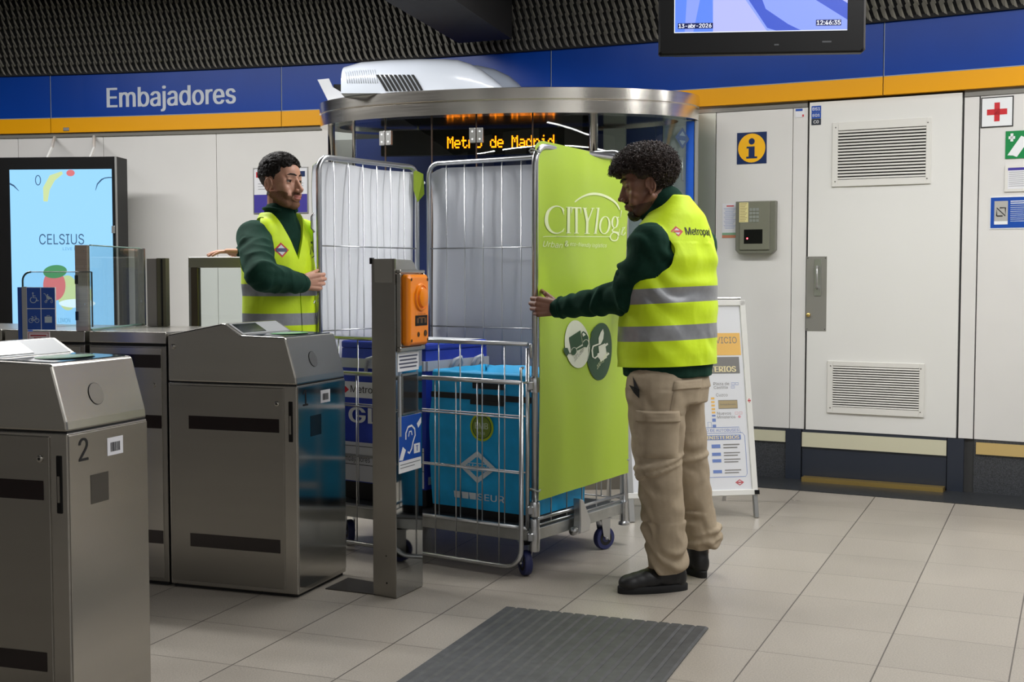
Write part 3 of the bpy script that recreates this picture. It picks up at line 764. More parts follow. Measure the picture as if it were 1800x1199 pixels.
# =================================================================== TICKET GATES
def gate_frame(corner, ang_deg):
    a = math.radians(ang_deg); u = V((-math.cos(a), math.sin(a), 0)); v = V((math.sin(a), math.cos(a), 0))
    # x = v (depth, away), y = ... use matrix columns: X=u (left), Y=v (away), Z=up
    return mk(V((corner[0], corner[1], 0)), u, v, V((0, 0, 1)))
reader_green = mat('reader_green', (90, 160, 100), .3)
strip_m = mat('sensor_window', (22, 8, 10), .12)
screen_m = mat('gate_screen', (30, 34, 36), .15)
lightgrey = mat('light_grey_plate', (168, 170, 172), .4, .4)
glass_top = mat('reader_glass', (40, 52, 64), .08, 0, .8)
def gate(corner, ang, wid, num, label):
    M_ = gate_frame(corner, ang); L = .57
    g = thing('ticket_gate', label, 'ticket gate', M_.translation)
    # side plane frame: x = distance along u, y = z up, extruded along v
    S = M_ @ Matrix(((1, 0, 0, 0), (0, 0, 1, 0), (0, 1, 0, 0), (0, 0, 0, 1)))
    m = MB(M_); m.box(0, L, 0, wid, .012, .815, ch=0); m.build('body', steel, g, bevel=.004)
    m = MB(M_); m.box(.01, L-.01, .01, wid-.01, 0, .02); m.build('base_plinth', black_m, g)
    prof = [(0, .8185), (.003, .845), (.045, .992), (.052, .999), (.24, 1.004), (.31, 1.047), (.325, 1.048), (L, 1.002), (L, .8185)]
    m = MB(S); m.prism(prof, 0, wid); m.build('head', steel, g, bevel=.006)
    m = MB(S); m.prism([(.003, .814), (.003, .8190), (L, .8190), (L, .814)], .003, wid-.003); m.build('seam', dark_gap, g)
    # side service door (near face, v = 0)
    m = MB(M_); m.box(.055, L-.008, -.004, .004, .03, .805); d = m.build('side_door', steel_dark, g, bevel=.002)
    for zc in (.66, .195):
        m = MB(M_); m.box(.075, .475, -.0058, -.002, zc-.026, zc+.026); m.build('sensor_strip', strip_m, d)
    Fn = mk(M_.translation, -M_.col[0].to_3d(), V((0, 0, 1)), -M_.col[1].to_3d())  # near face frame: x toward the end face
    m = MB(Fn); m.lathe([(.010, 0), (.010, .004), (.007, .006)], 16, Matrix.Translation((-.083, .745, .004))); m.m = 1; m.disc(-.083, .745, .004, z=.0103, n=10)
    m.build('lock', [steel, dark_gap], d, auto=40)
    m = MB(Fn); m.lathe([(.010, 0), (.010, .004), (.007, .006)], 16, Matrix.Translation((-.545, .955, .0))); m.build('lock', steel, g, auto=40)
    m = MB(Fn); m.box(-.036, -.018, .60, .755, -.002, .003, ch=.002); h = m.build('pull_slot', black, g)
    m = MB(Fn); m.box(-.031, -.023, .63, .70, .003, .005); m.build('latch', steel_dark, h)
    # end face frame: x = along v, y up, normal = -u (toward +x)
    Fe = mk(M_.translation, M_.col[1].to_3d(), V((0, 0, 1)), -M_.col[0].to_3d())
    m = MB(Fe); m.box(.004, wid-.004, .03, .808, 0, .003); m.build('end_plate', mat('end_mirror_steel', (188, 186, 180), .13, 1.0) if num == '1' else steel, g, bevel=.001)
    m = MB(Fe); m.text(num, .062, .765, h=.062, z=.0036, bold=.005); m.build('number', black_ink, g)
    m = MB(Fe); m.rect(wid*.46, .732, wid*.66, .782, .0038); m.m = 1
    random.seed(3)
    x = wid*.50
    while x < wid*.62:
        w_ = random.choice((.0012, .002, .003)); m.rect(x, .742, x+w_, .768, .0044); x += w_+random.choice((.0014, .0024))
    m.build('barcode_label', [paper, black_ink], g)
    m = MB(Fe); m.rect(wid*.25, .61, wid*.47, .69, .0036); m.build('sensor_window', screen_m if num == '1' else mat('grey_window', (70, 66, 60), .3), g)
    # slanted end face with round cap
    dx, dz = .042, .147; n = math.hypot(dx, dz)
    up = (M_.col[0].to_3d()*dx+V((0, 0, 1))*dz)/n; rt = M_.col[1].to_3d(); nn = rt.cross(up)
    if nn.dot(M_.col[0].to_3d()) > 0: nn = -nn
    o_ = M_ @ V((.003+dx*.42, wid*.42, .845+dz*.42)); Fs = mk(o_, rt, up, nn)
    m = MB(Fs); m.disc(0, 0, .030, z=.0022, n=40); m.m = 1; m.disc(0, 0, .0312, z=.0014, n=40)
    m.build('round_cap', [steel_dark, dark_gap], g)
    # top fittings: flat reader area and sloping display
    def slope(u0, z0_, u1, z1_, va, vb, lift):
        a = M_ @ V((u0, va, z0_+lift)); b = M_ @ V((u0, vb, z0_+lift)); c = M_ @ V((u1, vb, z1_+lift)); d_ = M_ @ V((u1, va, z1_+lift)); return [a, b, c, d_]
    def quad(nm, mt, *a):
        q = slope(*a); t_ = V((0, 0, -.004)); mm = MB(); mm.add([p+t_ for p in q]+q, [[0, 1, 2, 3], [7, 6, 5, 4], [0, 4, 5, 1], [1, 5, 6, 2], [2, 6, 7, 3], [3, 7, 4, 0]]); return mm.build(nm, mt, g)
    quad('reader_plate', glass_top, .056, .9995, .232, 1.0042, .02, wid-.02, .002)
    m = MB(M_); c0 = V((.145, wid*.52, 1.0045))
    m.add([c0+V((.062*math.cos(2*math.pi*i/36), .105*math.sin(2*math.pi*i/36), .001)) for i in range(36)], [list(range(36))])
    m.m = 1; m.add([c0+V((.042*math.cos(2*math.pi*i/36), .075*math.sin(2*math.pi*i/36), .0016)) for i in range(36)], [list(range(36))])
    m.build('card_reader', [reader_green, mat('reader_pale', (150, 190, 160), .3)], g)
    quad('display_panel', lightgrey, .244, 1.0064, .306, 1.0445, .02, wid-.02, .002)
    quad('display', screen_m, .250, 1.0105, .300, 1.041, .035, wid*.52, .0035)
    return g, M_, S
g1, M1, S1_ = gate((-.816, 4.62), 19, .40, '1', 'brushed steel ticket gate numbered 1 beside the help point pillar')
g2, M2, S2_ = gate((-1.176, 3.216), 17.5, .36, '2', 'brushed steel ticket gate numbered 2 in the left foreground')

# pedestals behind the gate head
def pedestal(u0, u1, label, strips, depth=.55):
    o = thing('gate_pedestal', label, 'gate pedestal', M1 @ V((u0, 0, 0)))
    m = MB(M1); m.box(u0, u1, .0, depth, .015, .955); m.build('body', steel_dark, o, bevel=.003)
    m = MB(M1); m.box(u0, u1, .0, depth, .965, 1.010); m.build('top_slab', steel, o, bevel=.003)
    m = MB(M1); m.box(u0+.003, u1-.003, .006, depth-.006, .95, .968); m.build('seam', dark_gap, o)
    m = MB(M1); m.box(u0+.02, u1-.008, -.004, .003, .03, .948); d = m.build('side_door', steel, o, bevel=.002)
    for zc, a, b in strips:
        m = MB(M1); m.box(a, b, -.0058, -.002, zc-.026, zc+.026); m.build('sensor_strip', strip_m, d)
    m = MB(M1); m.lathe([(.010, 0), (.010, .004)], 14, M1.inverted() @ mk(M1 @ V((u0+.06, -.004, .80)), -M1.col[0].to_3d(), V((0, 0, 1)), -M1.col[1].to_3d())); m.build('lock', steel, d, auto=40)
    m = MB(M1); m.box(u0+.01, u1-.01, .01, depth-.01, 0, .016); m.build('base_plinth', black_m, o)
    return o
pedestal(.578, .94, 'low steel pedestal joined to the back of gate 1', [(.895, .60, .90), (.655, .60, .90), (.195, .60, .90)])
pedestal(.962, 1.36, 'steel pedestal beneath the pictogram panel, left of the black gap', [(.66, 1.0, 1.3)])
pedestal(1.375, 1.95, 'farthest left steel pedestal, cut by the edge of the picture', [(.66, 1.4, 1.9)])

# glass wings
o = thing('glass_barrier', 'tall clear glass barrier in a steel post standing on the gate pedestal', 'glass barrier', at(147, 580, 4.92))
pb = at(147, 583, 4.90); pf = at(249, 571, 5.48); zt = 1.355
d_ = V((pf.x-pb.x, pf.y-pb.y, 0)); rt = d_.normalized()
wood = noisy(mat('worn_steel_post', (172, 158, 144), .38, .85), 6, .1, stretch=(1, 1, 30))
F = vframe((pb.x, pb.y, 0), (1, -.05)); m = MB(F); m.box(-.026, .026, 1.011, zt, -.012, .012, ch=.002); pst = m.build('front_post', wood, o)
m = MB(F)
for z in (1.33, 1.27, 1.12): m.disc(.012, z, .003, z=.0126, n=10)
m.m = 1
for z in (1.215, 1.07): m.box(-.027, -.014, z-.015, z+.02, .010, .0135)
m.build('fixing', [steel, black], pst)
m = MB(); n_ = V((-rt.y, rt.x, 0))*.004
def gpane(a, b, z0, z1):
    m = MB(); q = [a-n_, b-n_, b+n_, a+n_]
    m.add([V((p.x, p.y, z0)) for p in q]+[V((p.x, p.y, z1)) for p in q], [[3, 2, 1, 0], [4, 5, 6, 7], [0, 1, 5, 4], [1, 2, 6, 5], [2, 3, 7, 6], [3, 0, 4, 7]]); return m
gpane(pb+V((.028, .01, 0)), pf, 1.02, zt-.002).build('glass_pane', glass, o)
m = MB(); m.tube([V((pb.x+.028, pb.y+.01, zt)), V((pf.x, pf.y, zt))], .003, 6); m.tube([V((pb.x+.028, pb.y+.01, 1.016)), V((pf.x, pf.y, 1.016))], .005, 6); m.build('edge_strip', glass_edge, o)
F = vframe((pf.x, pf.y, 0), (1, -.05)); m = MB(F); m.box(-.024, .018, 1.011, zt, -.012, .012, ch=.002); pst = m.build('rear_post', steel, o)
m = MB(F)
for z in (1.25, 1.12): m.disc(.004, z, .005, z=.0126, n=10)
m.build('fixing', steel_pol, pst)
# lower pane crossing in front
o = thing('glass_flap', 'lower clear glass flap with rounded corner in front of the tall barrier', 'glass barrier', at(100, 580, 4.75))
a, b = at(42, 600, 4.86), at(163, 590, 4.84); z1 = at(100, 478, 4.85).z; zb = 1.03
m = MB(vframe((a.x, a.y, 0), (b.x-a.x, b.y-a.y))); w = (b-a).xy.length
pl = [(0, zb), (w, zb), (w, z1)]+[(.035-.035*math.sin(t), z1-.035+.035*math.cos(t)) for t in [math.pi/2*i/6 for i in range(7)]]
m.prism(pl, -.005, .005); m.build('glass_pane', glass, o)
Fq = vframe((a.x, a.y, 0), (b.x-a.x, b.y-a.y)); m = MB(Fq)
m.tube([(w, zb, 0), (w, z1, 0)], .0035, 6); m.tube([(w, z1, 0), (.035, z1, 0)], .0018, 6); m.build('edge_strip', mat('dark_glass_edge', (50, 60, 62), .3), o)
m = MB(Fq); m.tube([(x, y, 0) for x, y in pl[3:]]+[(0, z1-.06, 0)], .004, 6); m.build('edge_strip', mat('green_edge', (30, 60, 56), .3), o)
# rear steel columns beside the barrier
o = thing('gate_column', 'short grey-brown steel column standing behind the tall glass barrier', 'column', at(275, 560, 5.42))
a = at(259, 560, 5.38); b = at(293, 560, 5.38); z1 = at(275, 454, 5.4).z; wd = b.x-a.x
F = vframe((a.x, a.y, 0), (1, -.03)); m = MB(F); m.box(0, wd*.52, 1.011, z1, -.06, 0, ch=.002); m.build('post', mat('grey_post', (138, 132, 128), .45, .1), o)
m = MB(F); m.box(wd*.54, wd, 1.011, z1, -.05, .002); m.build('post', mat('olive_post', (92, 88, 66), .4, .1), o)
m = MB(F); m.box(wd*.76, wd*.84, 1.012, z1-.004, .002, .006); m.build('groove', dark_gap, o)
# framed glass gate whose rail the man holds
o = thing('glass_gate', 'steel framed glass gate with a flat top rail under the hand of the bearded man', 'gate', at(376, 572, 5.98))
Yg = 5.98; a = at(333, 452, Yg); b = at(470, 452, Yg-.10); w = (b-a).xy.length; zt = a.z
F = vframe((a.x, a.y, 0), (b.x-a.x, b.y-a.y)); m = MB(F)
bx = lambda x0, x1, z0, z1, t=.03: m.box(x0, x1, z0, z1, -t/2, t/2, ch=.003)
bx(0, w, zt-.052, zt); fr = mat('gate_frame_grey', (150, 146, 142), .4, .2); m.build('top_rail', fr, o)
m = MB(F); bx(.012, .052, .0, zt-.05); m.m = 1; m.box(.0, .012, .0, zt-.05, -.012, .012); m.build('side_post', [mat('side_post_brown', (96, 86, 76), .4, .5), lightgrey], o)
m = MB(F); bx(w-.04, w, 0, zt-.05); m.build('side_post', fr, o)
m = MB(F); m.box(.052, w-.04, .1, zt-.052, -.004, .004); m.build('glass_pane', glass, o)
m = MB(F); m.disc(.006, .93, .006, z=.0128, n=10); m.build('fixing', brass, o)

# pictogram panel
o = thing('pictogram_sign', 'blue four-part pictogram sign showing wheelchair, pushchair, bicycle and suitcase', 'sign', at(60, 1000, 4.62).xy.to_3d())
Yp = 4.62; a = at(47, 505, Yp); b = at(98, 505, Yp); w = b.x-a.x; zt = a.z; zb = at(70, 580, Yp).z
F = vframe((a.x, a.y, 0), (1, -.03))
m = MB(F); m.box(-.036, -.002, .0, zt, -.05, -.0); m.build('post', blue_sign, o)
m = MB(F); m.box(-.018, .0, .0, zt+.002, -.004, .004); m.build('edge_strip', lightgrey, o)
m = MB(F); m.box(0, w, zb, zt, -.004, .004); m.m = 1
hz = (zt-zb); cw = w/2; chh = hz/2; e = .0015
cells = []
for i in (0, 1):
    for j in (0, 1):
        x0, z0 = i*cw, zb+j*chh; m.rect(x0+e, z0+e, x0+cw-e, z0+chh-e, .0046); cells.append((x0+cw/2, z0+chh/2))
pan = m.build('panel', [white_ink, blue_sign], o)
s_ = cw*.42
def P_(c, pts): return [(c[0]+x*s_, c[1]+y*s_) for x, y in pts]
m = MB(F); z_ = .0052
c = (cw/2, zb+chh*1.5)   # wheelchair
m.disc(c[0]-.1*s_, c[1]+.78*s_, .13*s_, z=z_, n=16); m.stroke(P_(c, [(-.1, .6), (-.06, .05), (.42, .02), (.62, -.48), (.85, -.42)]), .13*s_, z_); m.stroke(P_(c, [(-.08, .35), (.35, .33)]), .10*s_, z_)
m.stroke([(c[0]+(-.05+.5*math.cos(t))*s_, c[1]+(-.32+.48*math.sin(t))*s_) for t in [math.radians(a_) for a_ in range(115, 372, 14)]], .11*s_, z_)
c = (cw*1.5, zb+chh*1.5)  # pushchair
m.disc(c[0]-.05*s_, c[1]+.5*s_, .12*s_, z=z_, n=14); m.stroke(P_(c, [(-.7, .75), (-.45, .66), (-.1, .05), (.6, .0), (.75, -.45)]), .10*s_, z_); m.poly(P_(c, [(-.2, .4), (.15, .3), (.5, .05), (.6, -.2), (.0, -.2), (-.25, .0)]), z_)
m.stroke(P_(c, [(-.1, .0), (-.35, -.55)]), .08*s_, z_); m.stroke(P_(c, [(.3, -.1), (-.3, -.55)]), .08*s_, z_)
for x in (-.35, .62):
    for k in (0,): m.stroke([(c[0]+(x+.17*math.cos(t))*s_, c[1]+(-.62+.17*math.sin(t))*s_) for t in [math.radians(a_) for a_ in range(0, 360, 24)]], .07*s_, z_, closed=True)
c = (cw/2, zb+chh*.5)    # bicycle
for x in (-.5, .5): m.stroke([(c[0]+(x+.34*math.cos(t))*s_, c[1]+(-.2+.34*math.sin(t))*s_) for t in [math.radians(a_) for a_ in range(0, 360, 20)]], .08*s_, z_, closed=True)
m.stroke(P_(c, [(-.5, -.2), (-.2, .28), (.35, .28), (0, -.2), (-.5, -.2)]), .07*s_, z_); m.stroke(P_(c, [(-.28, .45), (0, -.2)]), .07*s_, z_); m.stroke(P_(c, [(.5, -.2), (.32, .5), (.1, .52)]), .07*s_, z_); m.stroke(P_(c, [(-.42, .45), (-.15, .45)]), .09*s_, z_)
c = (cw*1.5, zb+chh*.5)  # suitcase
m.rect(c[0]-.6*s_, c[1]-.55*s_, c[0]+.6*s_, c[1]+.45*s_, z_); m.stroke(P_(c, [(-.22, .45), (-.22, .62), (.22, .62), (.22, .45)]), .08*s_, z_)
m.build('pictograms', [mat('pale_grey_ink', (190, 205, 215), .5)], o)
m = MB(F); x0, x1 = .0, w*.78; z1 = zb-.006; z0 = z1-.10
m.box(x0, x1, z0, z1, .0, .004); m.m = 1
for q in ((x0+.004, z0, x0+.006, z1-.004), (x1-.006, z0, x1-.004, z1-.004), (x0+.004, z1-.006, x1-.004, z1-.004)): m.rect(*q, .0045)
m.rect(x0+.012, z1-.018, x1-.012, z1-.012, .0046); m.rect(x0+.025, z1-.026, x1-.03, z1-.022, .0046)
m.m = 2
for k in (0, 1): m.stroke([(x0+.015+k*.042, z1-.036), (x0+.045+k*.042, z1-.036), (x0+.045+k*.042, z1-.056), (x0+.015+k*.042, z1-.056)], .0012, .0046, closed=True); m.disc(x0+.03+k*.042, z1-.046, .004, z=.0046, n=10)
m.build('rules_notice', [mat('pinkish_paper', (226, 214, 220), .5), mat('dark_red_ink', (170, 60, 70), .5), grey_ink], o)

# =================================================================== HELP POINT PILLAR
pc = V((-.441, 4.612, 0)); ul = V((-.967, .67*.36, 0)).normalized(); ul = V((-.0967, .067, 0)).normalized(); vr = V((.086, .189, 0)).normalized()
pil = thing('help_point_pillar', 'narrow stainless steel help point pillar with an orange intercom', 'pillar', pc)
wl_, wr_ = .115, .205; zt = 1.297
p0 = pc; p1 = pc+vr*wr_; p2 = p1+ul*wl_; p3 = pc+ul*wl_
m = MB(); m.prism([(p.x, p.y) for p in (p0, p1, p2, p3)], 0, zt-.09)
m.m = 0
body = m.build('body', [steel_dark], pil, bevel=.003)
# upper part: left plate full height, rear lowered with curved shoulder on the right face
FL_ = vframe(p3, -ul); FR_ = vframe(p0, vr)
m = MB(FL_); m.box(0, wl_, 0.002, zt, -.006, .002); m.build('side_plate', steel_dark, pil, bevel=.001)
m = MB(FR_); sh = [(0, zt-.09), (wr_, zt-.09), (wr_, zt-.055), (wr_*.9, zt-.05), (wr_*.8, zt-.035), (wr_*.72, zt-.012), (wr_*.6, zt-.004), (0, zt-.002)]
m.prism(sh, -.09, -.001); m.build('top_hood', steel, pil)
m = MB(FL_); m.box(-.008, .004, zt-.02, zt+.004, -.01, .004); m.build('corner_cap', black, pil)
m = MB(FR_); m.box(.0, wr_, .004, zt-.10, -.001, .002); m.build('mirror_plate', mat('mirror_steel', (176, 178, 178), .045, 1.0), pil)
m = MB(FL_); m.disc(wl_*.60, .055, .004, z=.0026, n=10); m.disc(wl_*.58, .16, .003, z=.0026, n=10); m.build('screw', black, pil)
m = MB(FR_); fx0, fx1 = .006, wr_-.004
for q in ((fx0, fx1, .945, .962), (fx0, fx1, 1.242, 1.255), (fx0, fx0+.010, .962, 1.242), (fx1-.010, fx1, .962, 1.242)): m.box(q[0], q[1], q[2], q[3], .002, .020, ch=.002)
m.build('intercom_frame', steel, pil)
m = MB(FR_); m.rect(fx0, .94, fx1, 1.24, .0032); m.build('intercom_back', steel_dark, pil)
ix0, ix1, iz0, iz1 = .028, wr_-.014, .966, 1.238
m = MB(FR_)
m.box(ix0, ix1, iz0, iz1, .003, .045, ch=.010); ic = m.build('intercom', orange_pl, pil, bevel=.008, seg=3)
cx = (ix0+ix1)/2+.01
m = MB(FR_); m.lathe([(.055, .044), (.052, .052), (.046, .054), (.044, .050), (.040, .050), (.036, .060), (.020, .064), (.001, .064)], 32, Matrix.Translation((cx, iz1-.088, 0)) @ Matrix.Scale(.92, 4, (1, 0, 0))); m.build('call_button', orange_pl, ic, auto=40)
m = MB(FR_); m.rect(cx-.045, iz0+.075, cx+.05, iz0+.115, .0462); m.m = 1
for i in range(3): m.rect(cx-.035+i*.03, iz0+.085, cx-.018+i*.03, iz0+.105, .0466)
m.build('display_window', [black, mat('brownish', (90, 62, 30), .4)], ic)
m = MB(FR_)
for a, b in ((ix0+.018, iz1-.02), (ix1-.018, iz1-.02), (ix0+.018, iz0+.02), (ix1-.018, iz0+.02)): m.disc(a, b, .006, z=.0462, n=12)
m.disc(cx-.02, iz0+.042, .010, z=.0462, n=12); m.disc(cx+.035, iz0+.045, .013, z=.0462, n=12)
m.m = 1; m.text('INTERCOM', cx+.005, iz1-.152, w=.06, h=.006, z=.0463); m.rect(cx-.02, iz1-.168, cx+.03, iz1-.165, .0463)
m.build('fittings', [mat('bronze_screw', (90, 60, 25), .4, .5), mat('brown_ink', (150, 90, 20), .5)], ic)
m = MB(FR_); m.box(.012, wr_-.03, .868, .938, .002, .004); m.m = 1
for i, t in enumerate((.0, .014, .028, .042)): m.rect(.020+.006*(i % 2), .928-t, wr_-.04-.008*(i % 2), .928-t-.006, .0044)
m.build('notice_label', [paper, mat('label_ink', (70, 74, 96), .5)], pil)
m = MB(FR_); m.box(.045, wr_-.035, .70, .858, .002, .0045); m.m = 1; m.box(.052, wr_-.042, .708, .850, .0045, .0052); m.build('dark_screen', [steel, mat('dark_glass', (46, 44, 42), .08)], pil)
m = MB(FR_); m.box(.02, .034, .62, .85, .002, .006); m.build('cable_cover', lightgrey, pil)
hx0, hx1, hz0, hz1 = .018, wr_-.012, .478, .695
m = MB(FR_); m.box(hx0, hx1, hz0, hz1, .002, .0035); m.m = 1; m.rect(hx0, hz0+.045, hx1, hz1, .0039); m.m = 0
w_ = hx1-hx0; X = lambda u: hx0+u*w_; Z_ = lambda v: hz0+.045+v*(hz1-hz0-.062)
m.stroke([(X(.30), Z_(.52)), (X(.30), Z_(.68)), (X(.40), Z_(.82)), (X(.56), Z_(.84)), (X(.70), Z_(.74)), (X(.72), Z_(.58)), (X(.62), Z_(.42)), (X(.56), Z_(.26)), (X(.46), Z_(.16)), (X(.38), Z_(.20))], .008, .0044)
m.stroke([(X(.42), Z_(.58)), (X(.46), Z_(.70)), (X(.55), Z_(.70)), (X(.58), Z_(.60))], .006, .0044)
m.poly([(X(.80), Z_(.86)), (X(.98), Z_(1.0)), (X(1.0), Z_(1.0)), (X(1.0), Z_(.86)), (X(.86), Z_(.74))], .0044)
m.poly([(X(.0), Z_(.04)), (X(.16), Z_(.36)), (X(.30), Z_(.26)), (X(.16), Z_(.02))], .0044)
m.rect(X(.66), Z_(.12), X(.94), Z_(.36), .0044); m.m = 1; m.text('T', X(.80), Z_(.24), h=.022, z=.0049, bold=.03)
m.m = 2; m.rect(X(.05), hz0+.030, X(.95), hz0+.033, .0042); m.rect(X(.05), hz0+.018, X(.7), hz0+.021, .0042)
m.build('hearing_loop_sticker', [white_ink, blue_sign, grey_ink], pil)
# steel floor plate between gate and pillar
m = MB(); q = [G(572, 1036), G(612, 1017), G(690, 1030), G(668, 1047)]
m.prism([(p.x, p.y) for p in q], .0, .004); o = m.build('floor_plate', mat('dark_plate', (72, 68, 64), .4, .5))
tag(o, 'flat dark metal plate on the floor between gate 1 and the pillar', 'floor plate')

# =================================================================== FLOOR MAT
a, b = V((-.0253, 4.476, 0)), V((.6854, 4.212, 0)); dr = V((-.3455+.0253, 3.654-4.476, 0)).normalized(); rt = (b-a).normalized(); W_ = (b-a).length
F = mk(a, rt, dr, V((0, 0, 1))); L = 1.6
m = MB(F); n = 17
for i in range(n):
    x0 = W_*i/n; x1 = W_*(i+1)/n
    m.add([(x0, 0, .0005), (x0, 0, .005), (x0+(x1-x0)*.12, 0, .009), (x0+(x1-x0)*.80, 0, .009), (x1, 0, .005), (x1, 0, .0005),
           (x0, L, .0005), (x0, L, .005), (x0+(x1-x0)*.12, L, .009), (x0+(x1-x0)*.80, L, .009), (x1, L, .005), (x1, L, .0005)],
          [[0, 1, 2, 3, 4, 5], [11, 10, 9, 8, 7, 6]]+[[i_, i_+6, i_+7, i_+1] for i_ in range(5)])
o = m.build('floor_mat', noisy(mat('ribbed_rubber', (66, 67, 68), .5), 30, .25, detail=5)); tag(o, 'dark grey ribbed floor mat lying on the terrazzo in the foreground', 'floor mat')

# =================================================================== A-BOARD
ab = thing('notice_stand', 'white A-frame notice stand with service text and bus stop map behind the standing man', 'sign stand', (.95, 6.2, 0))
br_, bl_ = V((1.262, 6.19, 0)), V((.585, 6.07, 0)); rt = (br_-bl_).normalized(); back = V((-rt.y, rt.x, 0))
ang = math.atan2(.24, 1.10); up = (V((0, 0, 1))*math.cos(ang)+back*math.sin(ang)).normalized(); nn = rt.cross(up)
Wb = (br_-bl_).length; F = mk(bl_, rt, up, nn); Hb = 1.13
taper = .0
m = MB(F); m.box(.0, .03, 0, Hb, -.012, .012, ch=.002); m.build('frame_side', alu, ab)
m = MB(F); m.box(Wb-.03, Wb, .14, Hb, -.012, .012, ch=.002); fs_ = m.build('frame_side', white_paint, ab)
m = MB(F); m.box(Wb-.026, Wb-.004, 0.0, .14, -.012, .012, ch=.002); m.build('foot', alu, ab)
m = MB(F); m.box(0, Wb, .115, .145, -.012, .014, ch=.003); m.build('frame_bottom', white_paint, ab)
m = MB(F); m.box(0, Wb, Hb-.03, Hb, -.012, .012, ch=.003); m.build('frame_top', white_paint, ab)
m = MB(F); m.box(Wb-.02, Wb+.004, .118, .14, .014, .02); m.build('corner_clip', black, ab)
topc = bl_+up*(Hb-.01)
for k in (0, 1):
    p = topc+rt*(.015+k*(Wb-.03)); q = V((p.x, p.y, 0))+back*.24
    m = MB(); m.tube([p+back*.015, q], .011, 6); m.build('rear_leg', alu, ab)
m = MB(); m.tube([topc+rt*.02+V((0, .02, .022)), topc+rt*(Wb-.02)+V((0, .02, .022))], .008, 8); m.build('hinge_bar', alu, ab)
F2 = mk(bl_+nn*.004, rt, up, nn)
m = MB(F); m.box(.03, Wb-.03, .145, Hb-.03, -.003, .003); bd = m.build('poster_board', mat('poster_white', (226, 227, 232), .35), ab)
iw = Wb-.06; X = lambda u: .03+u*iw; VM = [(0, 0), (.165, .15), (.32, .273), (.34, .282), (.47, .373), (.535, .428), (.56, .446), (.605, .489), (.64, .519), (.693, .563), (.725, .589), (.752, .609), (.79, .665), (.808, .677), (.842, .706), (.878, .732), (.90, .756), (.95, .80), (.995, .835), (1.07, .893), (1.12, .931), (1.3, 1.0)]
def Y_(v):
    for (a, b), (c, d) in zip(VM, VM[1:]):
        if v <= c: return Hb-.03-(b+(d-b)*(v-a)/(c-a))*(Hb-.175)

m = MB(F); z_ = .0036
m.rect(X(.02), Y_(.32), X(.985), Y_(.165), z_); m.m = 1; m.text('SERVICIO', X(.955), Y_(.215), w=.185, h=.034, z=z_+.0005, align='R'); m.rect(X(.04), Y_(.47), X(.965), Y_(.34), z_)
m.m = 4; m.text('NUEVOS MINISTERIOS', X(.93), Y_(.435), w=.43, h=.030, z=z_+.0006, align='R', bold=.04)
m.m = 1
m.text('Plaza de', X(.865), Y_(.535), w=.085, h=.016, z=z_, align='R'); m.text('Castilla', X(.85), Y_(.562), w=.075, h=.015, z=z_, align='R'); m.text('Cuzco', X(.845), Y_(.605), w=.062, h=.016, z=z_, align='R')
m.text('Nuevos', X(.865), Y_(.725), w=.075, h=.015, z=z_, align='R'); m.text('Ministerios', X(.90), Y_(.752), w=.098, h=.015, z=z_, align='R')
m.m = 2
for q in ((.885, .915, .530, .545), (.92, .945, .530, .545), (.88, .91, .555, .567)): m.stroke([(X(q[0]), Y_(q[3])), (X(q[1]), Y_(q[3])), (X(q[1]), Y_(q[2])), (X(q[0]), Y_(q[2]))], .002, z_, closed=True)
for i in range(3): m.rect(X(.70), Y_(.735+i*.022+.012), X(.73), Y_(.735+i*.022), z_)
m.stroke([(X(.66), Y_(.79)), (X(.69), Y_(.79)), (X(.69), Y_(.77)), (X(.66), Y_(.77))], .002, z_, closed=True)
m.m = 0
for i in range(5): m.rect(X(.70), Y_(.62+i*.023+.013), X(.73), Y_(.62+i*.023), z_)
m.m = 5; m.rect(X(.762), Y_(.693), X(.925), Y_(.640), z_); m.m = 1; m.stroke([(X(.762), Y_(.693)), (X(.925), Y_(.693)), (X(.925), Y_(.640)), (X(.762), Y_(.640))], .003, z_+.0004, closed=True); m.text('Santiago Bernabeu', X(.843), Y_(.667), w=.085, h=.010, z=z_+.0005)
m.m = 3; m.stroke([(X(.90), Y_(.733)), (X(.925), Y_(.733)), (X(.925), Y_(.718)), (X(.90), Y_(.718))], .002, z_, closed=True); m.stroke([(X(.935), Y_(.733)), (X(.96), Y_(.733)), (X(.96), Y_(.718)), (X(.935), Y_(.718))], .002, z_, closed=True); m.disc(X(.935), Y_(.752), .007, z=z_, n=14)
m.m = 2; m.stroke([(X(.05), Y_(.83)), (X(.05), Y_(.79)), (X(.925), Y_(.79)), (X(.935), Y_(.83))], .0025, z_); m.text('SERVICIO GRATUITO DE AUTOBUSES', X(.92), Y_(.812), w=.37, h=.015, z=z_+.0004, align='R')
m.stroke([(X(.05), Y_(.83)), (X(.95), Y_(.83)), (X(.97), Y_(.85)), (X(.97), Y_(1.10)), (X(.955), Y_(1.12)), (X(.05), Y_(1.12))], .0025, z_, closed=True)
m.rect(X(.07), Y_(.878), X(.935), Y_(.842), z_+.0003)
for i, yy in enumerate((.90, .95, .995, 1.07)):
    m.rect(X(.68), Y_(yy+.022), X(.755), Y_(yy), z_+.0003)
    m.m = 1
    for j in (0, 1): m.rect(X(.78), Y_(yy+.006+j*.018), X(.78+(.14, .12)[j]), Y_(yy-.001+j*.018), z_+.0003)
    m.rect(X(.52), Y_(yy+.012), X(.60), Y_(yy), z_+.0003)
    m.m = 2
m.m = 4; m.text('NUEVOS MINISTERIOS', X(.92), Y_(.860), w=.33, h=.018, z=z_+.0008, align='R', bold=.04)
m.m = 5; m.rect(X(.56), Y_(1.018), X(.64), Y_(.992), z_+.0005)
